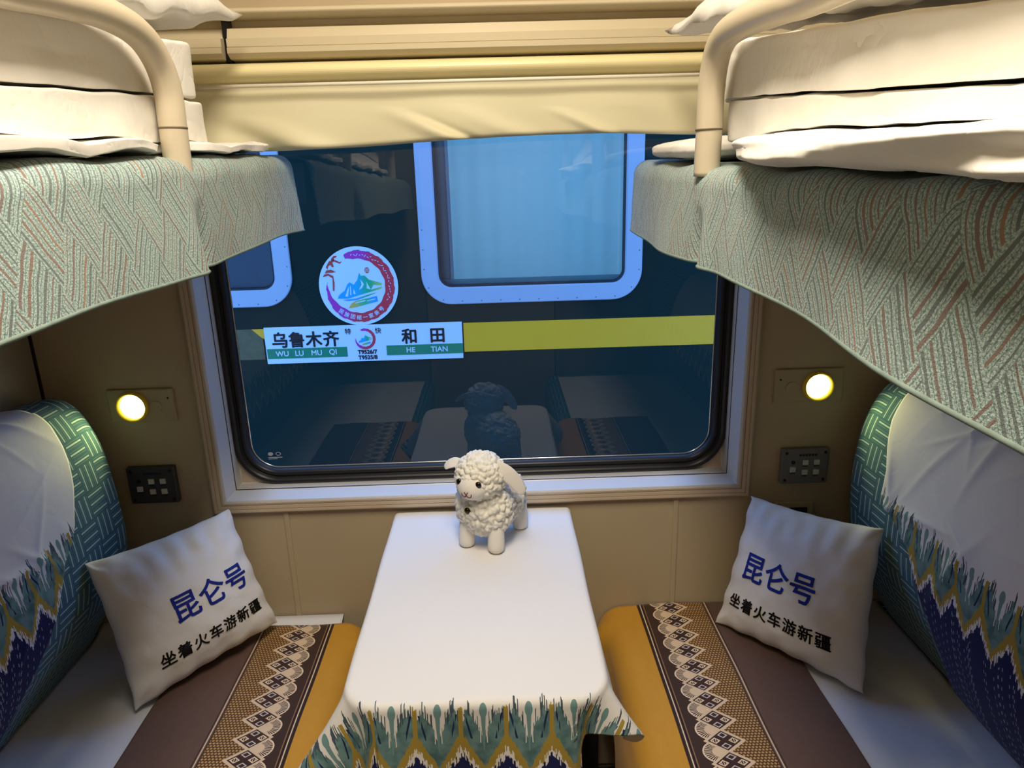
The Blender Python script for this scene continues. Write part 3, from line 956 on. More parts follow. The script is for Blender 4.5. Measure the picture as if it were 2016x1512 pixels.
def bed_sheet(label, x0, x1, seed, rise):
    def fn(U, V):
        x = x0 + (x1 - x0) * U; y = -1.95 + 1.945 * V
        z = np.full_like(x, 0.4790)
        w = np.zeros_like(x)
        for (cx, cy, ang, a, wd) in ((0.35, 0.72, 0.9, 0.004, 0.02), (0.2, 0.8, -0.5, 0.003, 0.03), (0.5, 0.9, 0.4, 0.004, 0.015), (0.7, 0.68, 1.2, 0.003, 0.02), (0.3, 0.6, 0.2, 0.004, 0.02)):
            dx, dy = (U - cx) * (x1 - x0), (V - cy) * 1.945
            dd = dx * math.sin(ang) - dy * math.cos(ang); ll = dx * math.cos(ang) + dy * math.sin(ang)
            w += a * np.exp(-(dd / wd) ** 2) * np.exp(-(ll / 0.22) ** 2)
        z = z + np.clip(np.abs(w), 0, 0.003)
        k = np.clip((y + 0.050) / 0.042, 0, 1)
        z = z + rise * k * k * (3 - 2 * k)
        return x, y, z, x, y
    o = surf('bed_sheet', fn, 60, 110, M['sheet'], None, thick=0.003)
    tag(o, label, 'sheet')
    return o
bed_sheet('white sheet on the left lower berth, its end showing past the brown runner', -0.975, -0.398, 1.0, 0.016)
bed_sheet('white sheet on the right lower berth, beneath the runner and cushion', 0.30, 0.90, 2.0, 0.0)

def bed_runner(label, xg, s, y_end, edge, hang_z, seed):
    """xg: x of the gold/brown border; s=+1 gold lies towards +x"""
    def fn(U, V):
        L1 = 0.312                                  # brown width
        l = -0.20 + (L1 + 0.20) * U                 # u': + into the brown, - into the gold and over the edge
        y = y_end - 1.25 * V
        flat_gold = edge
        R_ = 0.055
        g = np.clip(-l, 0, None)
        onflat = np.minimum(g, flat_gold)
        arc = np.clip(g - flat_gold, 0, R_ * 1.35) / R_
        hang = np.clip(g - flat_gold - R_ * 1.35, 0, None)
        x = xg + s * (np.where(l > 0, -l, onflat + R_ * np.sin(arc) + hang * math.cos(1.35)))
        z = 0.4880 - R_ * (1 - np.cos(arc)) - hang * math.sin(1.35)
        w = 0.0015 * np.sin(x * 31 + y * 13 + seed) + 0.001 * np.sin(x * 17 - y * 23)
        z = z + w + 0.012 * np.exp(-((y - y_end) / 0.05) ** 2) * np.clip(hang * 12, 0, 1)
        x = x + s * (0.012 * np.sin(y * 15 + seed) * np.clip(g * 8, 0, 1) ** 2) * (0.3 + hang * 6)
        x = x + s * 0.022 * np.exp(-((y - y_end + 0.055) / 0.035) ** 2) * np.clip(arc / 1.35, 0, 1)
        return x, y, z, l, -y
    o = surf('bed_runner', fn, 130, 160, M['runner'], None, thick=0.0025, flip=(s > 0))
    tag(o, label, 'bed runner', 'brown and gold bed runners')
    return o
bed_runner('brown and gold bed runner on the left lower berth, white sheet behind its end', -0.413, 1, -0.036, 0.018, 0.3, 0.3)
bed_runner('brown and gold bed runner on the right lower berth, reaching the window wall', 0.312, -1, -0.004, 0.030, 0.3, 2.1)

# ================================================================== BACKRESTS
def backrest(label, prof, xw, s, y0):
    """prof: (x,z) pairs of the front from the top back edge to the bottom; xw: wall"""
    P3 = spline([(x, 0, z) for x, z in prof], 60)
    P_ = np.array([(p[0], p[2]) for p in P3])
    L_ = np.r_[0, np.cumsum(np.linalg.norm(np.diff(P_, axis=0), axis=1))]
    cen = np.array(((xw + P_[:, 0].max() if s > 0 else xw + P_[:, 0].min()) / 2, 0.78))
    ny, RY = 60, 0.045
    yy = np.r_[y0 - RY * (1 - np.sin(np.linspace(0, math.pi / 2, 8)))[::1], np.linspace(y0 - RY - 0.02, -1.9, ny)]
    yy = np.sort(yy)[::-1]
    vs_, uv = [], []
    for y in yy:
        k = np.clip((y - (y0 - RY)) / RY, 0, 1)
        sh = 0.030 * (1 - math.sqrt(max(0.0, 1 - k * k)))     # rounds the window end
        for q in range(len(P_)):
            d = cen - P_[q]; d = d / np.linalg.norm(d)
            p = P_[q] + d * sh
            vs_.append((p[0], y, p[1])); uv.append((y, L_[q]))
    n = len(P_)
    F_ = [tuple(f) for f in grid_faces(len(yy), n, s < 0)]
    # end cap at the window side and the back
    F_ += [tuple(range(n))] 
    o = make('backrest_cushion', vs_, F_, M['teal'], None, uv)
    tag(o, label, 'backrest')
    return P_, L_

BL_prof = [(-0.998, 1.070), (-0.965, 1.079), (-0.925, 1.080), (-0.893, 1.055), (-0.863, 0.985), (-0.847, 0.90), (-0.837, 0.80), (-0.842, 0.72), (-0.870, 0.640), (-0.920, 0.560), (-0.968, 0.485)]
BR_prof = [(0.918, 1.062), (0.885, 1.070), (0.850, 1.066), (0.818, 1.040), (0.787, 0.968), (0.772, 0.88), (0.769, 0.80), (0.776, 0.73), (0.800, 0.660), (0.850, 0.560), (0.896, 0.485)]
PLp, PLl = backrest('teal basket-weave backrest against the left wall', BL_prof, XL, 1, -0.045)
PRp, PRl = backrest('teal basket-weave backrest against the right wall', BR_prof, XR, -1, -0.045)

def backrest_cover(label, P_, L_, s, edge, zband, zend, seed):
    """edge: (z, y) pairs of the free window-side edge"""
    ez = np.array([e[0] for e in edge])[::-1]; ey = np.array([e[1] for e in edge])[::-1]
    # distance along the profile where the border starts
    front = np.arange(len(P_))
    iz = np.interp(-zband, -P_[12:, 1], L_[12:])
    lend = np.interp(-zend, -P_[12:, 1], L_[12:])
    nrm = np.gradient(P_, axis=0); nrm = np.stack([-nrm[:, 1], nrm[:, 0]], 1); nrm /= np.linalg.norm(nrm, axis=1)[:, None]
    if (nrm[len(P_) // 2, 0] > 0) != (s > 0): nrm = -nrm
    def fn(U, V):
        l = 0.012 + (lend - 0.012) * V
        x = np.interp(l, L_, P_[:, 0]); z = np.interp(l, L_, P_[:, 1])
        nx = np.interp(l, L_, nrm[:, 0]); nz = np.interp(l, L_, nrm[:, 1])
        y1 = np.interp(z, ez, ey)
        y1 = np.where(l < L_[14], np.interp(1.2, ez, ey), y1)
        y = y1 - 1.25 * U
        wr = 0.0025 * np.sin(13 * y + seed) + 0.0015 * np.sin(23 * l - 11 * y + seed)
        rg = random.Random(int(seed * 10))
        for _ in range(46):
            cy, cl, an = -0.2 - rg.random() * 0.75, rg.random() * 0.34, rg.uniform(-1.2, 1.2) + (1.2 if rg.random() < 0.3 else 0)
            hh, ww, ll = rg.uniform(0.002, 0.0065), rg.uniform(0.004, 0.012), rg.uniform(0.03, 0.13)
            dl, dy = l - cl, y - cy
            pd = dl * math.cos(an) - dy * math.sin(an); pl = dl * math.sin(an) + dy * math.cos(an)
            wr = wr + hh * np.exp(-np.abs(pd) / ww) * np.exp(-(pl / ll) ** 2)
        lift = 0.009 + wr + 0.010 * np.clip((l - iz) / 0.3, 0, 1)
        return x + nx * lift, y, z + nz * lift, y, l - iz
    o = surf('backrest_cover', fn, 260, 200, M['cover'], None, thick=0.0015, flip=(s > 0))
    tag(o, label, 'cloth')
    return o
backrest_cover('white cloth with ikat border over the left teal backrest', PLp, PLl, 1,
               [(1.2, -0.175), (1.05, -0.170), (0.99, -0.185), (0.937, -0.205), (0.87, -0.240), (0.843, -0.270), (0.823, -0.305), (0.765, -0.355), (0.65, -0.470), (0.5, -0.60)], 0.872, 0.56, 0.4)
backrest_cover('white cloth with ikat border over the right teal backrest', PRp, PRl, -1,
               [(1.2, -0.150), (1.05, -0.155), (1.0, -0.165), (0.913, -0.205), (0.86, -0.205), (0.80, -0.325), (0.70, -0.385), (0.633, -0.405), (0.56, -0.405), (0.5, -0.41)], 0.868, 0.555, 2.2)

# ================================================================== CUSHIONS WITH LETTERING
def cushion(label, corners, T, texts, seed):
    BL, BR, TR, TL = [np.array(c, float) for c in corners]
    cen = (BL + BR + TR + TL) / 4
    nrm = np.cross(BR - BL, TL - BL); nrm /= np.linalg.norm(nrm)
    def P(u, v, sgn=1, lift=0.0):
        uu = u * (1 - 0.050 * (1 - v * v)); vv = v * (1 - 0.050 * (1 - u * u))
        a, b = (uu + 1) / 2, (vv + 1) / 2
        p = BL * (1 - a) * (1 - b) + BR * a * (1 - b) + TR * a * b + TL * (1 - a) * b
        q = max(0.0, (1 - u * u) * (1 - v * v))
        t = T * q ** 0.5
        ed = max(abs(u), abs(v))
        w = 0.0045 * ed ** 6 * (math.sin(15 * v + seed) * (abs(u) > abs(v)) + math.sin(17 * u + 2 * seed) * (abs(v) >= abs(u)))
        pk = 0.006 * math.exp(-((v - 0.95) / 0.30) ** 2) * math.sin(21 * u + 1.3 * seed) * q ** 0.25
        t += (pk + 0.004 * fbm((u * 2, v * 2, seed), 1.0, seed)) * min(1, q * 3)
        return p + nrm * (sgn * t + w + lift)
    n = 56
    g = np.sin(np.linspace(-math.pi / 2, math.pi / 2, n)) * 0.75 + np.linspace(-1, 1, n) * 0.25
    vs_ = [P(u, v, s_) for s_ in (1, -1) for u in g for v in g]
    bm = bmesh.new()
    bv = [bm.verts.new(p) for p in vs_]
    F1 = grid_faces(n, n); F2 = grid_faces(n, n, True) + n * n
    for f in list(F1) + list(F2): bm.faces.new([bv[k] for k in f])
    bmesh.ops.remove_doubles(bm, verts=bm.verts, dist=1e-5)
    o = from_bm('cushion', bm, M['cushion'], None, True)
    tag(o, label, 'cushion', 'white cushions with blue and black lettering')
    hw = np.linalg.norm(BR - BL) / 2 ; hh = np.linalg.norm(TL - BL) / 2
    for (body, size, bold, sp, cu_, cv_, mat, sxy, rot) in texts:
        tb = glyphs(body, size, bold, sp)
        xs = [v.co.x for v in tb.verts]; ys = [v.co.y for v in tb.verts]
        ox, oy = (min(xs) + max(xs)) / 2, (min(ys) + max(ys)) / 2
        bmesh.ops.triangulate(tb, faces=tb.faces)
        for _ in range(3):
            es = [e for e in tb.edges if e.calc_length() > 0.006]
            if es: bmesh.ops.subdivide_edges(tb, edges=es, cuts=1, use_grid_fill=False)
            bmesh.ops.triangulate(tb, faces=[f for f in tb.faces if len(f.verts) > 3])
        for v in tb.verts:
            x, y = (v.co.x - ox) * sxy, v.co.y - oy
            x, y = x * math.cos(rot) - y * math.sin(rot), x * math.sin(rot) + y * math.cos(rot)
            u, w = min(0.97, max(-0.97, cu_ + x / hw)), cv_ + y / hh
            v.co = P(u, w, 1, 0.0012 + v.co.z)
        from_bm('lettering', tb, mat, o, True)
    return o

T1, T2 = '\u6606\u4ed1\u53f7', '\u5750\u7740\u706b\u8f66\u6e38\u65b0\u7586'
cushion('white cushion lettered in Chinese, leaning at the left end by the window', 
        [(-0.752, -0.306, 0.492), (-0.536, -0.062, 0.518), (-0.621, -0.035, 0.797), (-0.832, -0.240, 0.788)], 0.068,
        [(T1, 0.066, 0.0011, 1.0, 0.22, 0.05, M['ink_blue'], 0.98, 0.03), (T2, 0.034, 0.0007, 1.16, 0.08, -0.53, M['ink_black'], 0.96, 0.03)], 0.7)
cushion('white cushion lettered in Chinese, leaning at the right end by the window',
        [(0.481, -0.090, 0.494), (0.700, -0.340, 0.492), (0.757, -0.236, 0.800), (0.563, -0.034, 0.784)], 0.068,
        [(T1, 0.066, 0.0011, 1.0, -0.14, 0.06, M['ink_blue'], 0.98, -0.02), (T2, 0.034, 0.0007, 1.16, -0.08, -0.52, M['ink_black'], 0.98, -0.02)], 2.9)

# ================================================================== TABLE AND CLOTH
TX0, TX1, TZ, TY = -0.245, 0.140, 0.760, -0.628
tb = thing('table', 'narrow table fixed under the window between the two lower berths', 'table', (-0.05, -0.3, 0))
bm = bmesh.new(); bm_box(bm, TX0 + 0.006, TX1 - 0.006, TY + 0.006, -0.012, TZ - 0.03, TZ - 0.004)
es = [e for e in bm.edges if abs(e.verts[0].co.x - e.verts[1].co.x) < 1e-5 and abs(e.verts[0].co.y - e.verts[1].co.y) < 1e-5 and e.verts[0].co.y < -0.3]
bmesh.ops.bevel(bm, geom=es, offset=0.04, segments=8, profile=0.5, affect='EDGES')
rel(from_bm('table_top', bm, M['berth']), tb)
rel(box('table_bracket', (-0.075, -0.03, -0.40, -0.012, TZ - 0.07, TZ - 0.03), M['alu'], bevel=0.004), tb)
rel(box('table_leg', (-0.075, -0.03, -0.44, -0.395, 0.0, TZ - 0.03), M['alu'], bevel=0.004), tb)

def drape():
    RC = 0.045                                   # corner radius of the top
    XM, XP, LF = -0.17, 0.135, 0.36              # side drops and front drop (left is negative)
    ns, nt_ = 170, 200
    S = np.linspace(TX0 + XM, TX1 + XP, ns)
    Tt = np.linspace(-0.014, TY - LF, nt_)
    X, Y = np.meshgrid(S, Tt, indexing='ij')
    k_ = np.clip((TY + 0.03 - Y) / 0.13, 0, 1); k_ = k_ * k_ * (3 - 2 * k_)
    X = S[0] + (X - S[0]) * (1 - k_ * 0.165 / (S[-1] - S[0]))   # the right hem swings in towards the cloth's front corner
    ix = np.clip(X, TX0 + RC, TX1 - RC); iy = np.clip(Y, TY + RC, 10)
    ex, ey = X - ix, Y - iy
    dist = np.hypot(ex, ey)
    nx, ny = ex / np.maximum(dist, 1e-9), ey / np.maximum(dist, 1e-9)
    over = np.clip(dist - RC, 0, None)           # cloth past the table edge
    rb = 0.010
    arc = np.clip(over, 0, rb * 1.45) / rb
    hang = np.clip(over - rb * 1.45, 0, None)
    th = np.degrees(np.arctan2(-ey, np.abs(ex)))  # 0 = side, 90 = front
    incorner = (np.abs(ex) > 1e-6) & (ey < -1e-6)
    right = ex > 0
    thc = np.where(incorner, th, np.where(ey < -1e-6, 90.0, 0.0))
    # outward flare: a cone at the corner, folded in beyond it
    fl = 0.10 + 0.60 * np.exp(-((thc - 24) / 20) ** 2) - 0.18 * np.exp(-((thc - 72) / 12) ** 2) * right - 0.05 * np.exp(-((thc - 66) / 12) ** 2) * (~right)
    fl = np.where((thc <= 0), 0.06 + 0.18 * np.clip((-Y - 0.35) / 0.24, 0, 1), fl)
    fl = np.where(thc >= 90, 0.13 + 0.05 * np.sin(X * 26 + 0.6), fl)
    out = rb * np.sin(arc) + hang * np.sin(np.clip(fl, -0.5, 0.9))
    dz = rb * (1 - np.cos(arc)) + hang * np.cos(np.clip(fl, -0.5, 0.9))
    base = np.minimum(dist, RC)
    XX = ix + nx * (base + out); YY = iy + ny * (base + out)
    ZZ = TZ + 0.0015 - dz
    ZZ += (over <= 0) * (0.0008 * np.sin(X * 23 + Y * 7) + 0.0010 * np.exp(-((X + 0.02 + 0.3 * Y + 0.10) / 0.012) ** 2) * np.exp(-((Y + 0.3) / 0.12) ** 2))
    XX += 0.004 * np.sin(Y * 22) * np.clip(over * 14, 0, 1) * np.sign(ex)
    # the border starts just at the front edge
    U_ = X; V_ = -(Y - (TY - 0.008)) 
    vs_ = np.stack([XX.ravel(), YY.ravel(), ZZ.ravel()], 1)
    uv = np.stack([(U_ + 0.0085).ravel(), V_.ravel()], 1)
    o = make('tablecloth', vs_, grid_faces(ns, nt_), M['tablecloth'], None, uv)
    m = o.modifiers.new('thickness', 'SOLIDIFY'); m.thickness = 0.0015; m.offset = 0.0
    tag(o, 'white tablecloth with a teal and navy ikat border over the window table', 'tablecloth')
drape()

ht = thing('heater_cover', 'dark grey metal heater cover with a screw, low under the table', 'heater cover', (0.07, -0.1, 0))
rel(box('cover_panel', (-0.16, 0.20, -0.16, -0.014, 0.0, 0.30), M['heater'], bevel=0.004), ht)
rel(box('cover_lid', (-0.165, 0.205, -0.165, -0.014, 0.30, 0.312), M['heater'], bevel=0.003), ht)
for x in (-0.12, 0.16):
    rel(disc('screw', (x, -0.1635, 0.25), 0.006, 1, M['alu'], None, 14), ht)

# ================================================================== WALL FITTINGS
def reading_light(label, cx, cz, plate, bx):
    root = thing('reading_light', label, 'reading light', (cx, 0, cz), 'round reading lights beside the window')
    rel(box('plate', (plate[0], plate[1], -0.007, 0.0, plate[2], plate[3]), M['plastic'], bevel=0.003), root)
    ringv = [(0.034, -0.006), (0.034, -0.014), (0.0325, -0.018), (0.0305, -0.0185), (0.0262, -0.010), (0.0255, -0.008)]
    n = 40
    v = [(cx + r * math.cos(2 * math.pi * k / n), y, cz + r * math.sin(2 * math.pi * k / n)) for r, y in ringv for k in range(n)]
    f = [(i * n + k, i * n + (k + 1) % n, (i + 1) * n + (k + 1) % n, (i + 1) * n + k) for i in range(len(ringv) - 1) for k in range(n)]
    rel(make('bezel', v, f, M['brass'], None), root)
    # domed lens
    rings = [(0.0262, -0.0095), (0.0235, -0.012), (0.017, -0.0145), (0.009, -0.0158), (0.0015, -0.0162)]
    v = [(cx + r * math.cos(2 * math.pi * k / n), y, cz + r * math.sin(2 * math.pi * k / n)) for r, y in rings for k in range(n)]
    f = [(i * n + k, i * n + (k + 1) % n, (i + 1) * n + (k + 1) % n, (i + 1) * n + k) for i in range(len(rings) - 1) for k in range(n)]
    f.append(tuple((len(rings) - 1) * n + k for k in range(n)))
    rel(make('lens', v, f, M['lens'], None), root)
    b = disc('switch_button', (bx, -0.0095, cz - 0.002), 0.013, 1, M['plastic'], None, 28, 0.003)
    rel(b, root)
    x_s = plate[1] - 0.012 if bx > cx else plate[0] + 0.012
    rel(disc('plate_screw', (x_s, -0.0082, cz + 0.017), 0.0022, 1, M['screw'], None, 10, 0.0012), root)
reading_light('lit round reading light left of the window', -0.806, 1.037, (-0.860, -0.716, 1.000, 1.075), -0.757)
reading_light('lit round reading light right of the window', 0.703, 1.033, (0.607, 0.761, 0.995, 1.073), 0.645)

def control_panel(label, x0, x1, z0, z1, mat, sgn):
    root = thing('control_panel', label, 'control panel', ((x0 + x1) / 2, 0, z0))
    rel(box('panel_plate', (x0, x1, -0.016, 0.0, z0, z1), mat, bevel=0.004, seg=3), root)
    w, h = x1 - x0, z1 - z0
    for fx, fz in ((0.24, 0.42), (0.50, 0.62), (0.74, 0.62), (0.50, 0.34), (0.74, 0.34)):
        cx, cz = x0 + w * fx, z0 + h * fz
        rel(box('button', (cx - 0.0062, cx + 0.0062, -0.0195, -0.015, cz - 0.006, cz + 0.006), M['button'], bevel=0.001), root)
        rel(box('button_caption', (cx - 0.006, cx + 0.006, -0.0165, -0.0158, cz - 0.0108, cz - 0.0090), M['black'], None), root)
    rel(disc('indicator', (x0 + w * 0.24, -0.0175, z0 + h * 0.62), 0.0045, 1, M['black'], None, 16, 0.002), root)
    for fx in (0.09, 0.91):
        for fz in (0.11, 0.89):
            rel(disc('panel_screw', (x0 + w * fx, -0.0172, z0 + h * fz), 0.0034, 1, M['screw'], None, 12, 0.0015), root)
    for k in range(6):
        cx = x0 + w * (0.36 + 0.065 * k)
        rel(box('heading_mark', (cx, cx + 0.0052, -0.0165, -0.0158, z0 + h * 0.795, z0 + h * 0.795 + 0.0050), M['black']), root)
control_panel('dark grey five-button control panel under the left reading light', -0.845, -0.738, 0.808, 0.896, M['grey_plastic_dark'], 1)
control_panel('grey five-button control panel under the right reading light', 0.634, 0.742, 0.802, 0.887, M['grey_plastic'], 1)

so = thing('power_socket', 'ivory power socket half hidden behind the right cushion', 'socket', (0.675, 0, 0.70))
rel(box('socket_plate', (0.632, 0.722, -0.009, 0.0, 0.660, 0.752), M['plastic'], bevel=0.003), so)
rel(box('socket_opening', (0.652, 0.706, -0.0105, -0.008, 0.676, 0.738), M['black'], bevel=0.002), so)

# ceiling lamp that lights the compartment (above the frame)
cl = thing('ceiling_lamp', 'rectangular white ceiling lamp over the middle of the compartment', 'ceiling lamp', (-0.04, -1.08, 2.40))
rel(box('lamp_housing', (-0.19, 0.11, -1.52, -0.64, 2.375, 2.40), M['ceiling'], bevel=0.004), cl)
rel(box('lamp_diffuser', (-0.175, 0.095, -1.505, -0.655, 2.366, 2.376), M['diffuser'], bevel=0.002), cl)

# ================================================================== PLUSH LAMB
def lamb():
    H = Vector((-0.45, -0.893, 0)); LAT = Vector((0.893, -0.45, 0)); UP = Vector((0, 0, 1))
    base = Vector((-0.024, -0.137, TZ + 0.0025))
    root = thing('plush_lamb', 'curly cream plush lamb standing on the white tablecloth by the window', 'soft toy', base)
    def W(f, l, z): return base + H * f + LAT * l + UP * z
    def blob(name, c, ax, mat, curl=0.0, csc=85.0, sub=6, tilt=0.0, parent=None, seed=0.0, shape=None):
        bm = bmesh.new(); bmesh.ops.create_icosphere(bm, subdivisions=sub, radius=1.0)
        for v in bm.verts:
            d = v.co.normalized()
            p = Vector((d.x * ax[0], d.y * ax[1], d.z * ax[2]))
            if shape: p = shape(p, d)
            if curl:
                q = (p + Vector((seed, seed * 2, 0))) * csc
                w = noise.voronoi(q, distance_metric='DISTANCE', exponent=2.5)[0]
                k = max(0.0, 1.0 - (w[0] * 1.25) ** 2)
                k2 = noise.noise(q * 2.3)
                p += d * curl * (k * 1.05 + 0.30 * k2 - 0.6)
            if tilt: p = Matrix.Rotation(tilt, 3, 'Y') @ p
            v.co = c + H * p.x + LAT * p.y + UP * p.z
        o = from_bm(name, bm, mat, None, True)
        return rel(o, parent or root)
    body = blob('body', W(-0.010, 0, 0.086), (0.078, 0.060, 0.060), M['wool'], 0.0080, 92, tilt=0.10)
    chest = blob('chest_wool', W(0.036, 0, 0.088), (0.054, 0.063, 0.064), M['wool'], 0.0080, 92, seed=3.0)
    head = blob('head', W(0.053, 0.002, 0.160), (0.049, 0.053, 0.051), M['wool'], 0.0070, 98, seed=5.0)
    # smooth velour face with a short muzzle
    def muz(p, d):
        if d.x > 0: p.x *= 1.0
        p.z -= 0.10 * p.x
        return p
    face = blob('face', W(0.083, 0.0, 0.152), (0.030, 0.034, 0.028), M['plush'], 0.0, sub=4, shape=muz)
    # eyes
    for s in (-1, 1):
        e = blob('eye', W(0.1005, 0.021 * s, 0.163), (0.0045, 0.0066, 0.0072), M['eye'], sub=3)
    # stitched nose and mouth
    def fpt(l, z):
        ax = (0.030, 0.034, 0.028)
        q = max(0.0, 1 - (l / ax[1]) ** 2 - (z / ax[2]) ** 2)
        x = ax[0] * math.sqrt(q)
        return W(0.083 + x + 0.0006, l, 0.152 + z - 0.10 * x)
    for pts in ([(-0.0105, -0.0035), (-0.0098, -0.0085), (-0.006, -0.0115), (-0.002, -0.010), (0.0, -0.005), (0.002, -0.010), (0.006, -0.0115), (0.0098, -0.0085), (0.0105, -0.0035)],
                [(-0.004, 0.0005), (-0.0018, -0.0025), (0.0, -0.005), (0.0018, -0.0025), (0.004, 0.0005)]):
        path = spline([tuple(fpt(l, z)) for l, z in pts], 40)
        rel(tube('stitched_mouth', path, 0.00085, M['thread'], None, 8), root)
    # ears: long and drooping, attached at the sides of the head
    def ear(name, pts, w, tdir):
        P_ = [Vector(p) for p in spline([tuple(W(*p)) for p in pts], 24)]
        m_ = len(P_); vs_, fs = [], []
        n = 16
        for i, p in enumerate(P_):
            t = i / (m_ - 1)
            ww = w * (0.45 + 0.75 * math.sin(math.pi * min(1.0, 0.18 + t * 0.74)) ** 1.0) * (1.0 if t < 0.88 else math.sqrt(max(0.02, 1 - ((t - 0.88) / 0.12) ** 2)))
            T_ = (P_[min(i + 1, m_ - 1)] - P_[max(i - 1, 0)]).normalized()
            side = T_.cross(Vector(tdir)).normalized(); nrm_ = side.cross(T_).normalized()
            for k in range(n):
                a = 2 * math.pi * k / n
                vs_.append(p + side * (ww * math.cos(a)) + nrm_ * (ww * 0.30 * math.sin(a) + 0.10 * ww * math.cos(a) ** 2))
        for i in range(m_ - 1):
            for k in range(n): fs.append((i * n + k, i * n + (k + 1) % n, (i + 1) * n + (k + 1) % n, (i + 1) * n + k))
        fs += [tuple(range(n))[::-1], tuple((m_ - 1) * n + k for k in range(n))]
        rel(make(name, vs_, fs, M['plush'], None), root)
    ear('ear', [(0.060, 0.040, 0.192), (0.052, 0.058, 0.176), (0.042, 0.074, 0.153), (0.034, 0.087, 0.126)], 0.0125, tuple(H * 1.0 + LAT * 0.7 + UP * 0.25))
    ear('ear', [(0.056, -0.042, 0.184), (0.058, -0.056, 0.182), (0.061, -0.067, 0.177), (0.064, -0.076, 0.169)], 0.0092, tuple(-LAT * 0.5 + H * 0.9 + UP * 0.5))
    # legs: stubby velour, rounded soles
    for f, l in ((0.055, 0.034), (0.055, -0.034), (-0.052, 0.036), (-0.052, -0.036)):
        zz = [0.0, 0.0012, 0.005, 0.012, 0.025, 0.045, 0.066]
        rr_ = [0.004, 0.0115, 0.0158, 0.0172, 0.0172, 0.0160, 0.0150]
        v, fc = tube_pts([tuple(W(f + (0.006 * (1 - z / 0.066) if f > 0 else 0), l, z)) for z in zz], rr_, 24)
        rel(make('leg', v, fc, M['plush'], None), root)
    # little bell at the throat
    bc = W(0.088, -0.012, 0.098)
    bm = bmesh.new(); bmesh.ops.create_uvsphere(bm, u_segments=20, v_segments=12, radius=0.0072)
    for v in bm.verts: v.co = bc + v.co
    bell = rel(from_bm('bell', bm, M['bell'], None, True), root)
    hv = (H * 0.9 - Vector((0.0, 0.35, 0))).normalized()
    a1 = hv.cross(UP).normalized(); a2 = a1.cross(hv)
    path = [tuple(bc + hv * 0.002 + (a1 * math.cos(t) + a2 * math.sin(t)) * 0.0080) for t in np.linspace(0, 2 * math.pi, 30)]
    rel(tube('bell_rim', path, 0.0016, M['bell_ring'], None, 8), root)
    # tail
    blob('tail', W(-0.078, 0.0, 0.095), (0.016, 0.014, 0.016), M['wool'], 0.004, 100, sub=4, seed=8.0)
lamb()

# ================================================================== THE CARRIAGE ON THE NEXT TRACK
YT = 2.2
tr = thing('train_carriage', 'dark green railway carriage with a yellow stripe on the next track', 'train carriage', (0, YT, -1.0))
# body side with window openings
wins = [(-2.24, -1.062, 0.876, 1.93), (-0.394, 0.752, 0.860, 1.93), (1.43, 2.58, 0.860, 1.93)]
bm = bmesh.new()
xs = [-6.0] + [q for w in wins for q in (w[0] + 0.05, w[1] - 0.05)] + [6.0]
for k in range(0, len(xs), 2): bm_box(bm, xs[k], xs[k + 1], YT, YT + 0.10, -0.9, 2.55)
for w in wins:
    bm_box(bm, w[0] + 0.05, w[1] - 0.05, YT, YT + 0.10, -0.9, w[2] + 0.05)
    bm_box(bm, w[0] + 0.05, w[1] - 0.05, YT, YT + 0.10, w[3] - 0.05, 2.55)
bm_box(bm, -6, 6, YT + 0.02, YT + 3.0, 2.55, 2.60)
bm_box(bm, -6, 6, YT + 2.9, YT + 3.0, -0.9, 2.55)
rel(from_bm('body_side', bm, M['body']), tr)
rel(box('stripe', (-0.190, 6.0, YT - 0.004, YT, 0.600, 0.757), M['stripe']), tr)
rel(box('worn_stripe', (-6.0, -1.252, YT - 0.003, YT, 0.592, 0.757), M['stripe_worn']), tr)
make_frag = [(-1.305, YT - 0.005, 0.757), (-1.2405, YT - 0.005, 0.757), (-1.2405, YT - 0.005, 0.700), (-1.262, YT - 0.005, 0.715)]
rel(make('stripe_remnant', make_frag, [(0, 3, 2, 1)], M['stripe'], None, smooth=False), tr)
frames = []
for i, w in enumerate(wins):
    fr = ring_sweep('window_frame', w, 0.155, [(0, YT), (0, YT - 0.012), (0.004, YT - 0.016), (0.082, YT - 0.016), (0.088, YT - 0.008), (0.090, YT + 0.02)], M['win_frame'], None, n=12)
    rel(fr, tr)
    ring_sweep('window_gasket', (w[0] + 0.089, w[1] - 0.089, w[2] + 0.089, w[3] - 0.089), 0.068, [(0, YT - 0.002), (0.007, YT - 0.003), (0.012, YT + 0.012)], M['rubber'], fr, n=12)
    pp = rrect(w[0] + 0.09, w[1] - 0.09, w[2] + 0.09, w[3] - 0.09, 0.066, 10)
    make('window_pane', [(x, YT + 0.012, z) for x, z in pp], [tuple(range(len(pp)))], M['glass_far'], fr, smooth=False)
    frames.append(fr)
    # curtain drawn behind the pane: pleated sheet
    mat = M['dark_interior'] if i == 0 else M['curtain']
    def cf(U, V, w=w, i=i):
        x = w[0] + 0.02 + (w[1] - w[0] - 0.04) * U
        if i: x = np.maximum(x, w[0] + 0.16 + 0 * U)
        z = w[2] + 0.02 + (w[3] - w[2] - 0.04) * V
        return x, YT + 0.036 + 0.003 * np.sin(x * 60) + 0 * z, z, x, z
    surf('window_curtain', cf, 120, 4, mat, fr)
    if i:
        box('curtain_edge', (w[0] + 0.150, w[0] + 0.166, YT + 0.028, YT + 0.045, w[2] + 0.02, w[3]), M['win_frame'], fr)
        box('inner_panel', (w[0] + 0.02, w[0] + 0.152, YT + 0.040, YT + 0.044, w[2], w[3]), M['curtain_grey'], fr)
        box('window_ledge', (w[0] + 0.02, w[1] - 0.02, YT + 0.024, YT + 0.031, w[2] + 0.085, w[2] + 0.125), M['curtain'], fr)
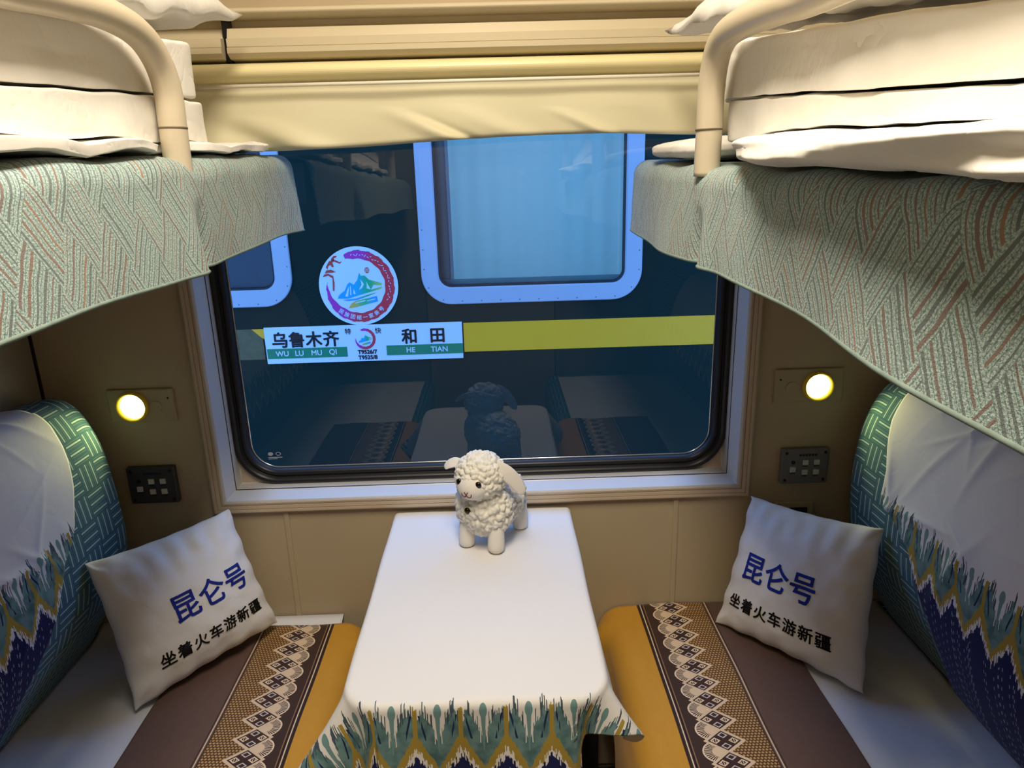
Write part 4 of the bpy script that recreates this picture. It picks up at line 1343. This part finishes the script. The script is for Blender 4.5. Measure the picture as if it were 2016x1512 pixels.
# rivets along the lower half of the frames
for i, (w, fr) in enumerate(zip(wins[:2], frames[:2])):
    per = rrect(w[0] + 0.016, w[1] - 0.016, w[2] + 0.016, w[3] - 0.016, 0.139, 5)
    P_ = [Vector((x, 0, z)) for x, z in per]; P_.append(P_[0])
    acc, first = 0.0, None
    for a, b in zip(P_, P_[1:]):
        L_ = (b - a).length; t = 0.10 - acc
        while t < L_:
            q = a + (b - a) * (t / L_)
            if q.z < 1.25 and q.x > -1.6:
                if first is None:
                    bm = bmesh.new(); bmesh.ops.create_uvsphere(bm, u_segments=8, v_segments=6, radius=0.0036)
                    first = ob = from_bm('rivet', bm, M['rivet'], fr, True)
                else:
                    ob = first.copy(); COL.objects.link(ob); ob.parent = fr
                ob.location = (q.x, YT - 0.0155, q.z)
            t += 0.10
        acc = (acc + L_) % 0.10

# destination board hung on the carriage side
bd = thing('destination_board', 'white destination board with Chinese names and green bands, on the dark carriage', 'sign', (-0.72, YT, 0.568))
Y1 = YT - 0.013
BX0, BX1, BZ0, BZ1 = -1.240, -0.197, 0.568, 0.765
rel(box('board_panel', (BX0, BX1, Y1, YT - 0.001, BZ0, BZ1), M['board'], bevel=0.002), bd)
px = lambda p: BX0 + (p - 522.0) / (910.0 - 522.0) * (BX1 - BX0)
ft = Y1 - 0.0012
rel(box('green_band', (px(524), px(681.5), ft, Y1, 0.596, 0.650), M['board_green']), bd)
rel(box('green_band', (px(759), px(910), ft, Y1, 0.596, 0.650), M['board_green']), bd)
for ch, p in zip('\u4e4c\u9c81\u6728\u9f50', (551, 584, 618, 652)):
    rel(flat_text('board_character', ch, px(p), 0.697, ft - 0.0006, 0.088, M['board_ink'], None, 0.0023), bd)
for ch, p in zip('\u548c\u7530', (805, 861)):
    rel(flat_text('board_character', ch, px(p), 0.697, ft - 0.0006, 0.086, M['board_ink'], None, 0.0023), bd)
for w_, p in (('WU', 553), ('LU', 587), ('MU', 621), ('QI', 653), ('HE', 807), ('TIAN', 863)):
    rel(flat_text('board_pinyin', w_, px(p), 0.623, ft - 0.0008, 0.040, M['board'], None, 0.0007), bd)
rel(flat_text('board_character', '\u7279', px(686), 0.733, ft - 0.0006, 0.034, M['board_ink'], None, 0.0003), bd)
rel(flat_text('board_character', '\u5feb', px(745), 0.733, ft - 0.0006, 0.034, M['board_ink'], None, 0.0003), bd)
rel(flat_text('train_number', 'T9526/7', px(721), 0.619, ft - 0.0006, 0.030, M['board_ink'], None, 0.0012), bd)
rel(flat_text('train_number', 'T9525/8', px(721), 0.589, ft - 0.0006, 0.030, M['board_ink'], None, 0.0012), bd)

# the printed emblem: a brush ring, mountains, a train
def poly(name, pts, c, R_, y, mat, parent):
    v = [(c[0] + R_ * x, y, c[1] + R_ * z) for x, z in pts]
    bm = bmesh.new(); bv = [bm.verts.new(q) for q in v]
    f = bm.faces.new(bv); bm.normal_update()
    bmesh.ops.triangulate(bm, faces=[f])
    uvl = bm.loops.layers.uv.new('UVMap')
    for fc in bm.faces:
        for lp in fc.loops:
            lp[uvl].uv = ((lp.vert.co.x - c[0]) / R_, (lp.vert.co.z - c[1]) / R_)
    return rel(from_bm(name, bm, mat), parent)

def emblem_print(c, R_, y, parent, detail):
    # ring from the upper left, clockwise round to the lower left, tapering
    outer, inner = [], []
    N = 110
    for k in range(N + 1):
        t = k / N
        a = math.radians(112 - 300 * t)
        wd = 0.100 + 0.020 * math.sin(t * 3.0) - 0.100 * max(0, (t - 0.80) / 0.20)
        if t < 0.05: wd *= 0.5 + 10 * t
        jo = 0.010 * math.sin(k * 0.9) + 0.006 * math.sin(k * 2.1)
        ji = 0.008 * math.sin(k * 0.7 + 1)
        outer.append(((0.80 + wd + jo) * math.cos(a) * 0.99, (0.80 + wd + jo) * math.sin(a)))
        inner.append(((0.80 - wd + ji) * math.cos(a) * 0.99, (0.80 - wd + ji) * math.sin(a)))
    v, f, uv = [], [], []
    for (o_, i_) in zip(outer, inner):
        for q in (o_, i_):
            v.append((c[0] + R_ * q[0], y, c[1] + R_ * q[1])); uv.append(q)
    for k in range(N): f.append((2 * k, 2 * k + 2, 2 * k + 3, 2 * k + 1))
    rel(make('ring_print', v, f, M['emb_ring'], None, uv, smooth=False), parent)
    mount = [(-0.56, -0.30), (-0.50, -0.20), (-0.36, -0.10), (-0.28, 0.06), (-0.22, 0.11), (-0.12, 0.04), (-0.02, 0.16), (0.04, 0.34), (0.08, 0.26), (0.17, 0.27), (0.27, 0.16), (0.60, 0.06), (0.58, 0.01), (0.38, 0.03), (0.30, -0.10), (0.60, -0.02), (0.56, -0.08), (0.10, -0.20), (-0.30, -0.31)]
    poly('mountain_print', mount, c, R_, y, M['emb_mount'], parent)
    if detail:
        for pts in ([(-0.28, -0.06), (-0.24, 0.00), (-0.29, -0.26), (-0.36, -0.25)], [(-0.22, 0.00), (-0.20, 0.02), (-0.20, -0.22), (-0.23, -0.22)], [(-0.13, -0.06), (-0.09, -0.18), (-0.11, -0.20), (-0.15, -0.18)], [(0.06, 0.18), (0.14, 0.05), (0.08, -0.05), (0.00, -0.09), (0.08, 0.04)], [(0.20, 0.12), (0.26, 0.00), (0.30, -0.09), (0.20, -0.06), (0.21, 0.04)]):
            poly('snow_print', pts, c, R_, y - 0.0004, M['board'], parent)
    train = [(-0.30, -0.56), (-0.22, -0.44), (-0.12, -0.38), (0.20, -0.31), (0.44, -0.26), (0.46, -0.40), (0.20, -0.46), (-0.10, -0.53)]
    poly('train_print', train, c, R_, y, M['emb_train'], parent)
    if detail:
        poly('train_window_print', [(-0.14, -0.44), (-0.10, -0.41), (0.14, -0.355), (0.14, -0.385)], c, R_, y - 0.0004, M['board'], parent)
        poly('train_window_print', [(0.18, -0.37), (0.40, -0.325), (0.40, -0.345), (0.18, -0.39)], c, R_, y - 0.0004, M['board'], parent)
        poly('cloud_print', [(-0.44, -0.34), (-0.10, -0.31), (0.30, -0.20), (0.46, -0.17), (0.30, -0.23), (-0.06, -0.35), (-0.30, -0.37)], c, R_, y, M['emb_mount'], parent)
        # dancing ribbon figure at the ring's upper left
        for pts in ([(-0.74, 0.44), (-0.72, 0.52), (-0.66, 0.56), (-0.63, 0.50), (-0.58, 0.50), (-0.60, 0.60), (-0.68, 0.66), (-0.72, 0.60), (-0.78, 0.50)],
                    [(-0.66, 0.62), (-0.62, 0.72), (-0.56, 0.78), (-0.48, 0.78), (-0.50, 0.74), (-0.56, 0.72), (-0.58, 0.62)],
                    [(-0.58, 0.70), (-0.50, 0.66), (-0.42, 0.62), (-0.36, 0.64), (-0.42, 0.58), (-0.52, 0.62), (-0.60, 0.66)],
                    [(-0.82, 0.34), (-0.78, 0.42), (-0.66, 0.44), (-0.54, 0.38), (-0.62, 0.36), (-0.74, 0.36)],
                    [(-0.88, 0.26), (-0.84, 0.32), (-0.74, 0.34), (-0.62, 0.28), (-0.60, 0.10), (-0.62, -0.10), (-0.66, -0.10), (-0.64, 0.22), (-0.74, 0.29), (-0.82, 0.27)]):
            poly('figure_print', pts, c, R_, y - 0.0003, M['emb_red'], parent)
        sl = [(0.24 + 0.060 * math.cos(t), 0.40 + 0.075 * math.sin(t)) for t in np.linspace(0, 2 * math.pi, 16, endpoint=False)]
        poly('seal_print', sl, c, R_, y, M['emb_red'], parent)
        rel(flat_text('seal_mark', '\u56de', c[0] + R_ * 0.24, c[1] + R_ * 0.40, y - 0.0005, 0.020, M['board'], None), parent)
        txt = '\u6c11\u65cf\u56e2\u7ed3\u4e00\u5bb6\u4eb2\u53f7'
        for k, ch in enumerate(txt):
            a = math.radians(232 + 11.4 * k)
            rel(flat_text('ring_character', ch, c[0] + R_ * 0.80 * math.cos(a), c[1] + R_ * 0.80 * math.sin(a), y - 0.0006, 0.027, M['board'], None, 0.0004, 1, 1, a + math.pi / 2), parent)
        # flowing script along the upper right of the ring, as small brush marks
        bm = bmesh.new()
        for k in range(26):
            a = math.radians(100 - 5.0 * k)
            rr1, rr2 = 0.785 + 0.03 * math.sin(k * 2.1), 0.80 + 0.03 * math.sin(k * 3.7 + 1)
            a2 = a - math.radians(2.2 + 1.6 * math.sin(k * 1.3) ** 2)
            p0 = Vector((c[0] + R_ * rr1 * math.cos(a), y - 0.0006, c[1] + R_ * rr1 * math.sin(a)))
            p1 = Vector((c[0] + R_ * rr2 * math.cos(a2), y - 0.0006, c[1] + R_ * rr2 * math.sin(a2)))
            nn = Vector((-(p1 - p0).z, 0, (p1 - p0).x)).normalized() * 0.0012
            bm.faces.new([bm.verts.new(q) for q in (p0 - nn, p1 - nn * 1.3, p1 + nn * 1.3, p0 + nn)])
        rel(from_bm('script_print', bm, M['board']), parent)

# small emblem on the board
emblem_print((px(718), 0.690), 0.062, ft - 0.0004, bd, False)

em = thing('round_emblem', 'round white emblem with a red brush ring and mountains, above the destination board', 'sign', (-0.723, YT, 0.968))
rel(disc('emblem_disc', (-0.723, YT - 0.007, 0.9685), 0.2045, 1, M['board'], None, 72, 0.006), em)
emblem_print((-0.723, 0.9685), 0.2045, YT - 0.0082, em, True)
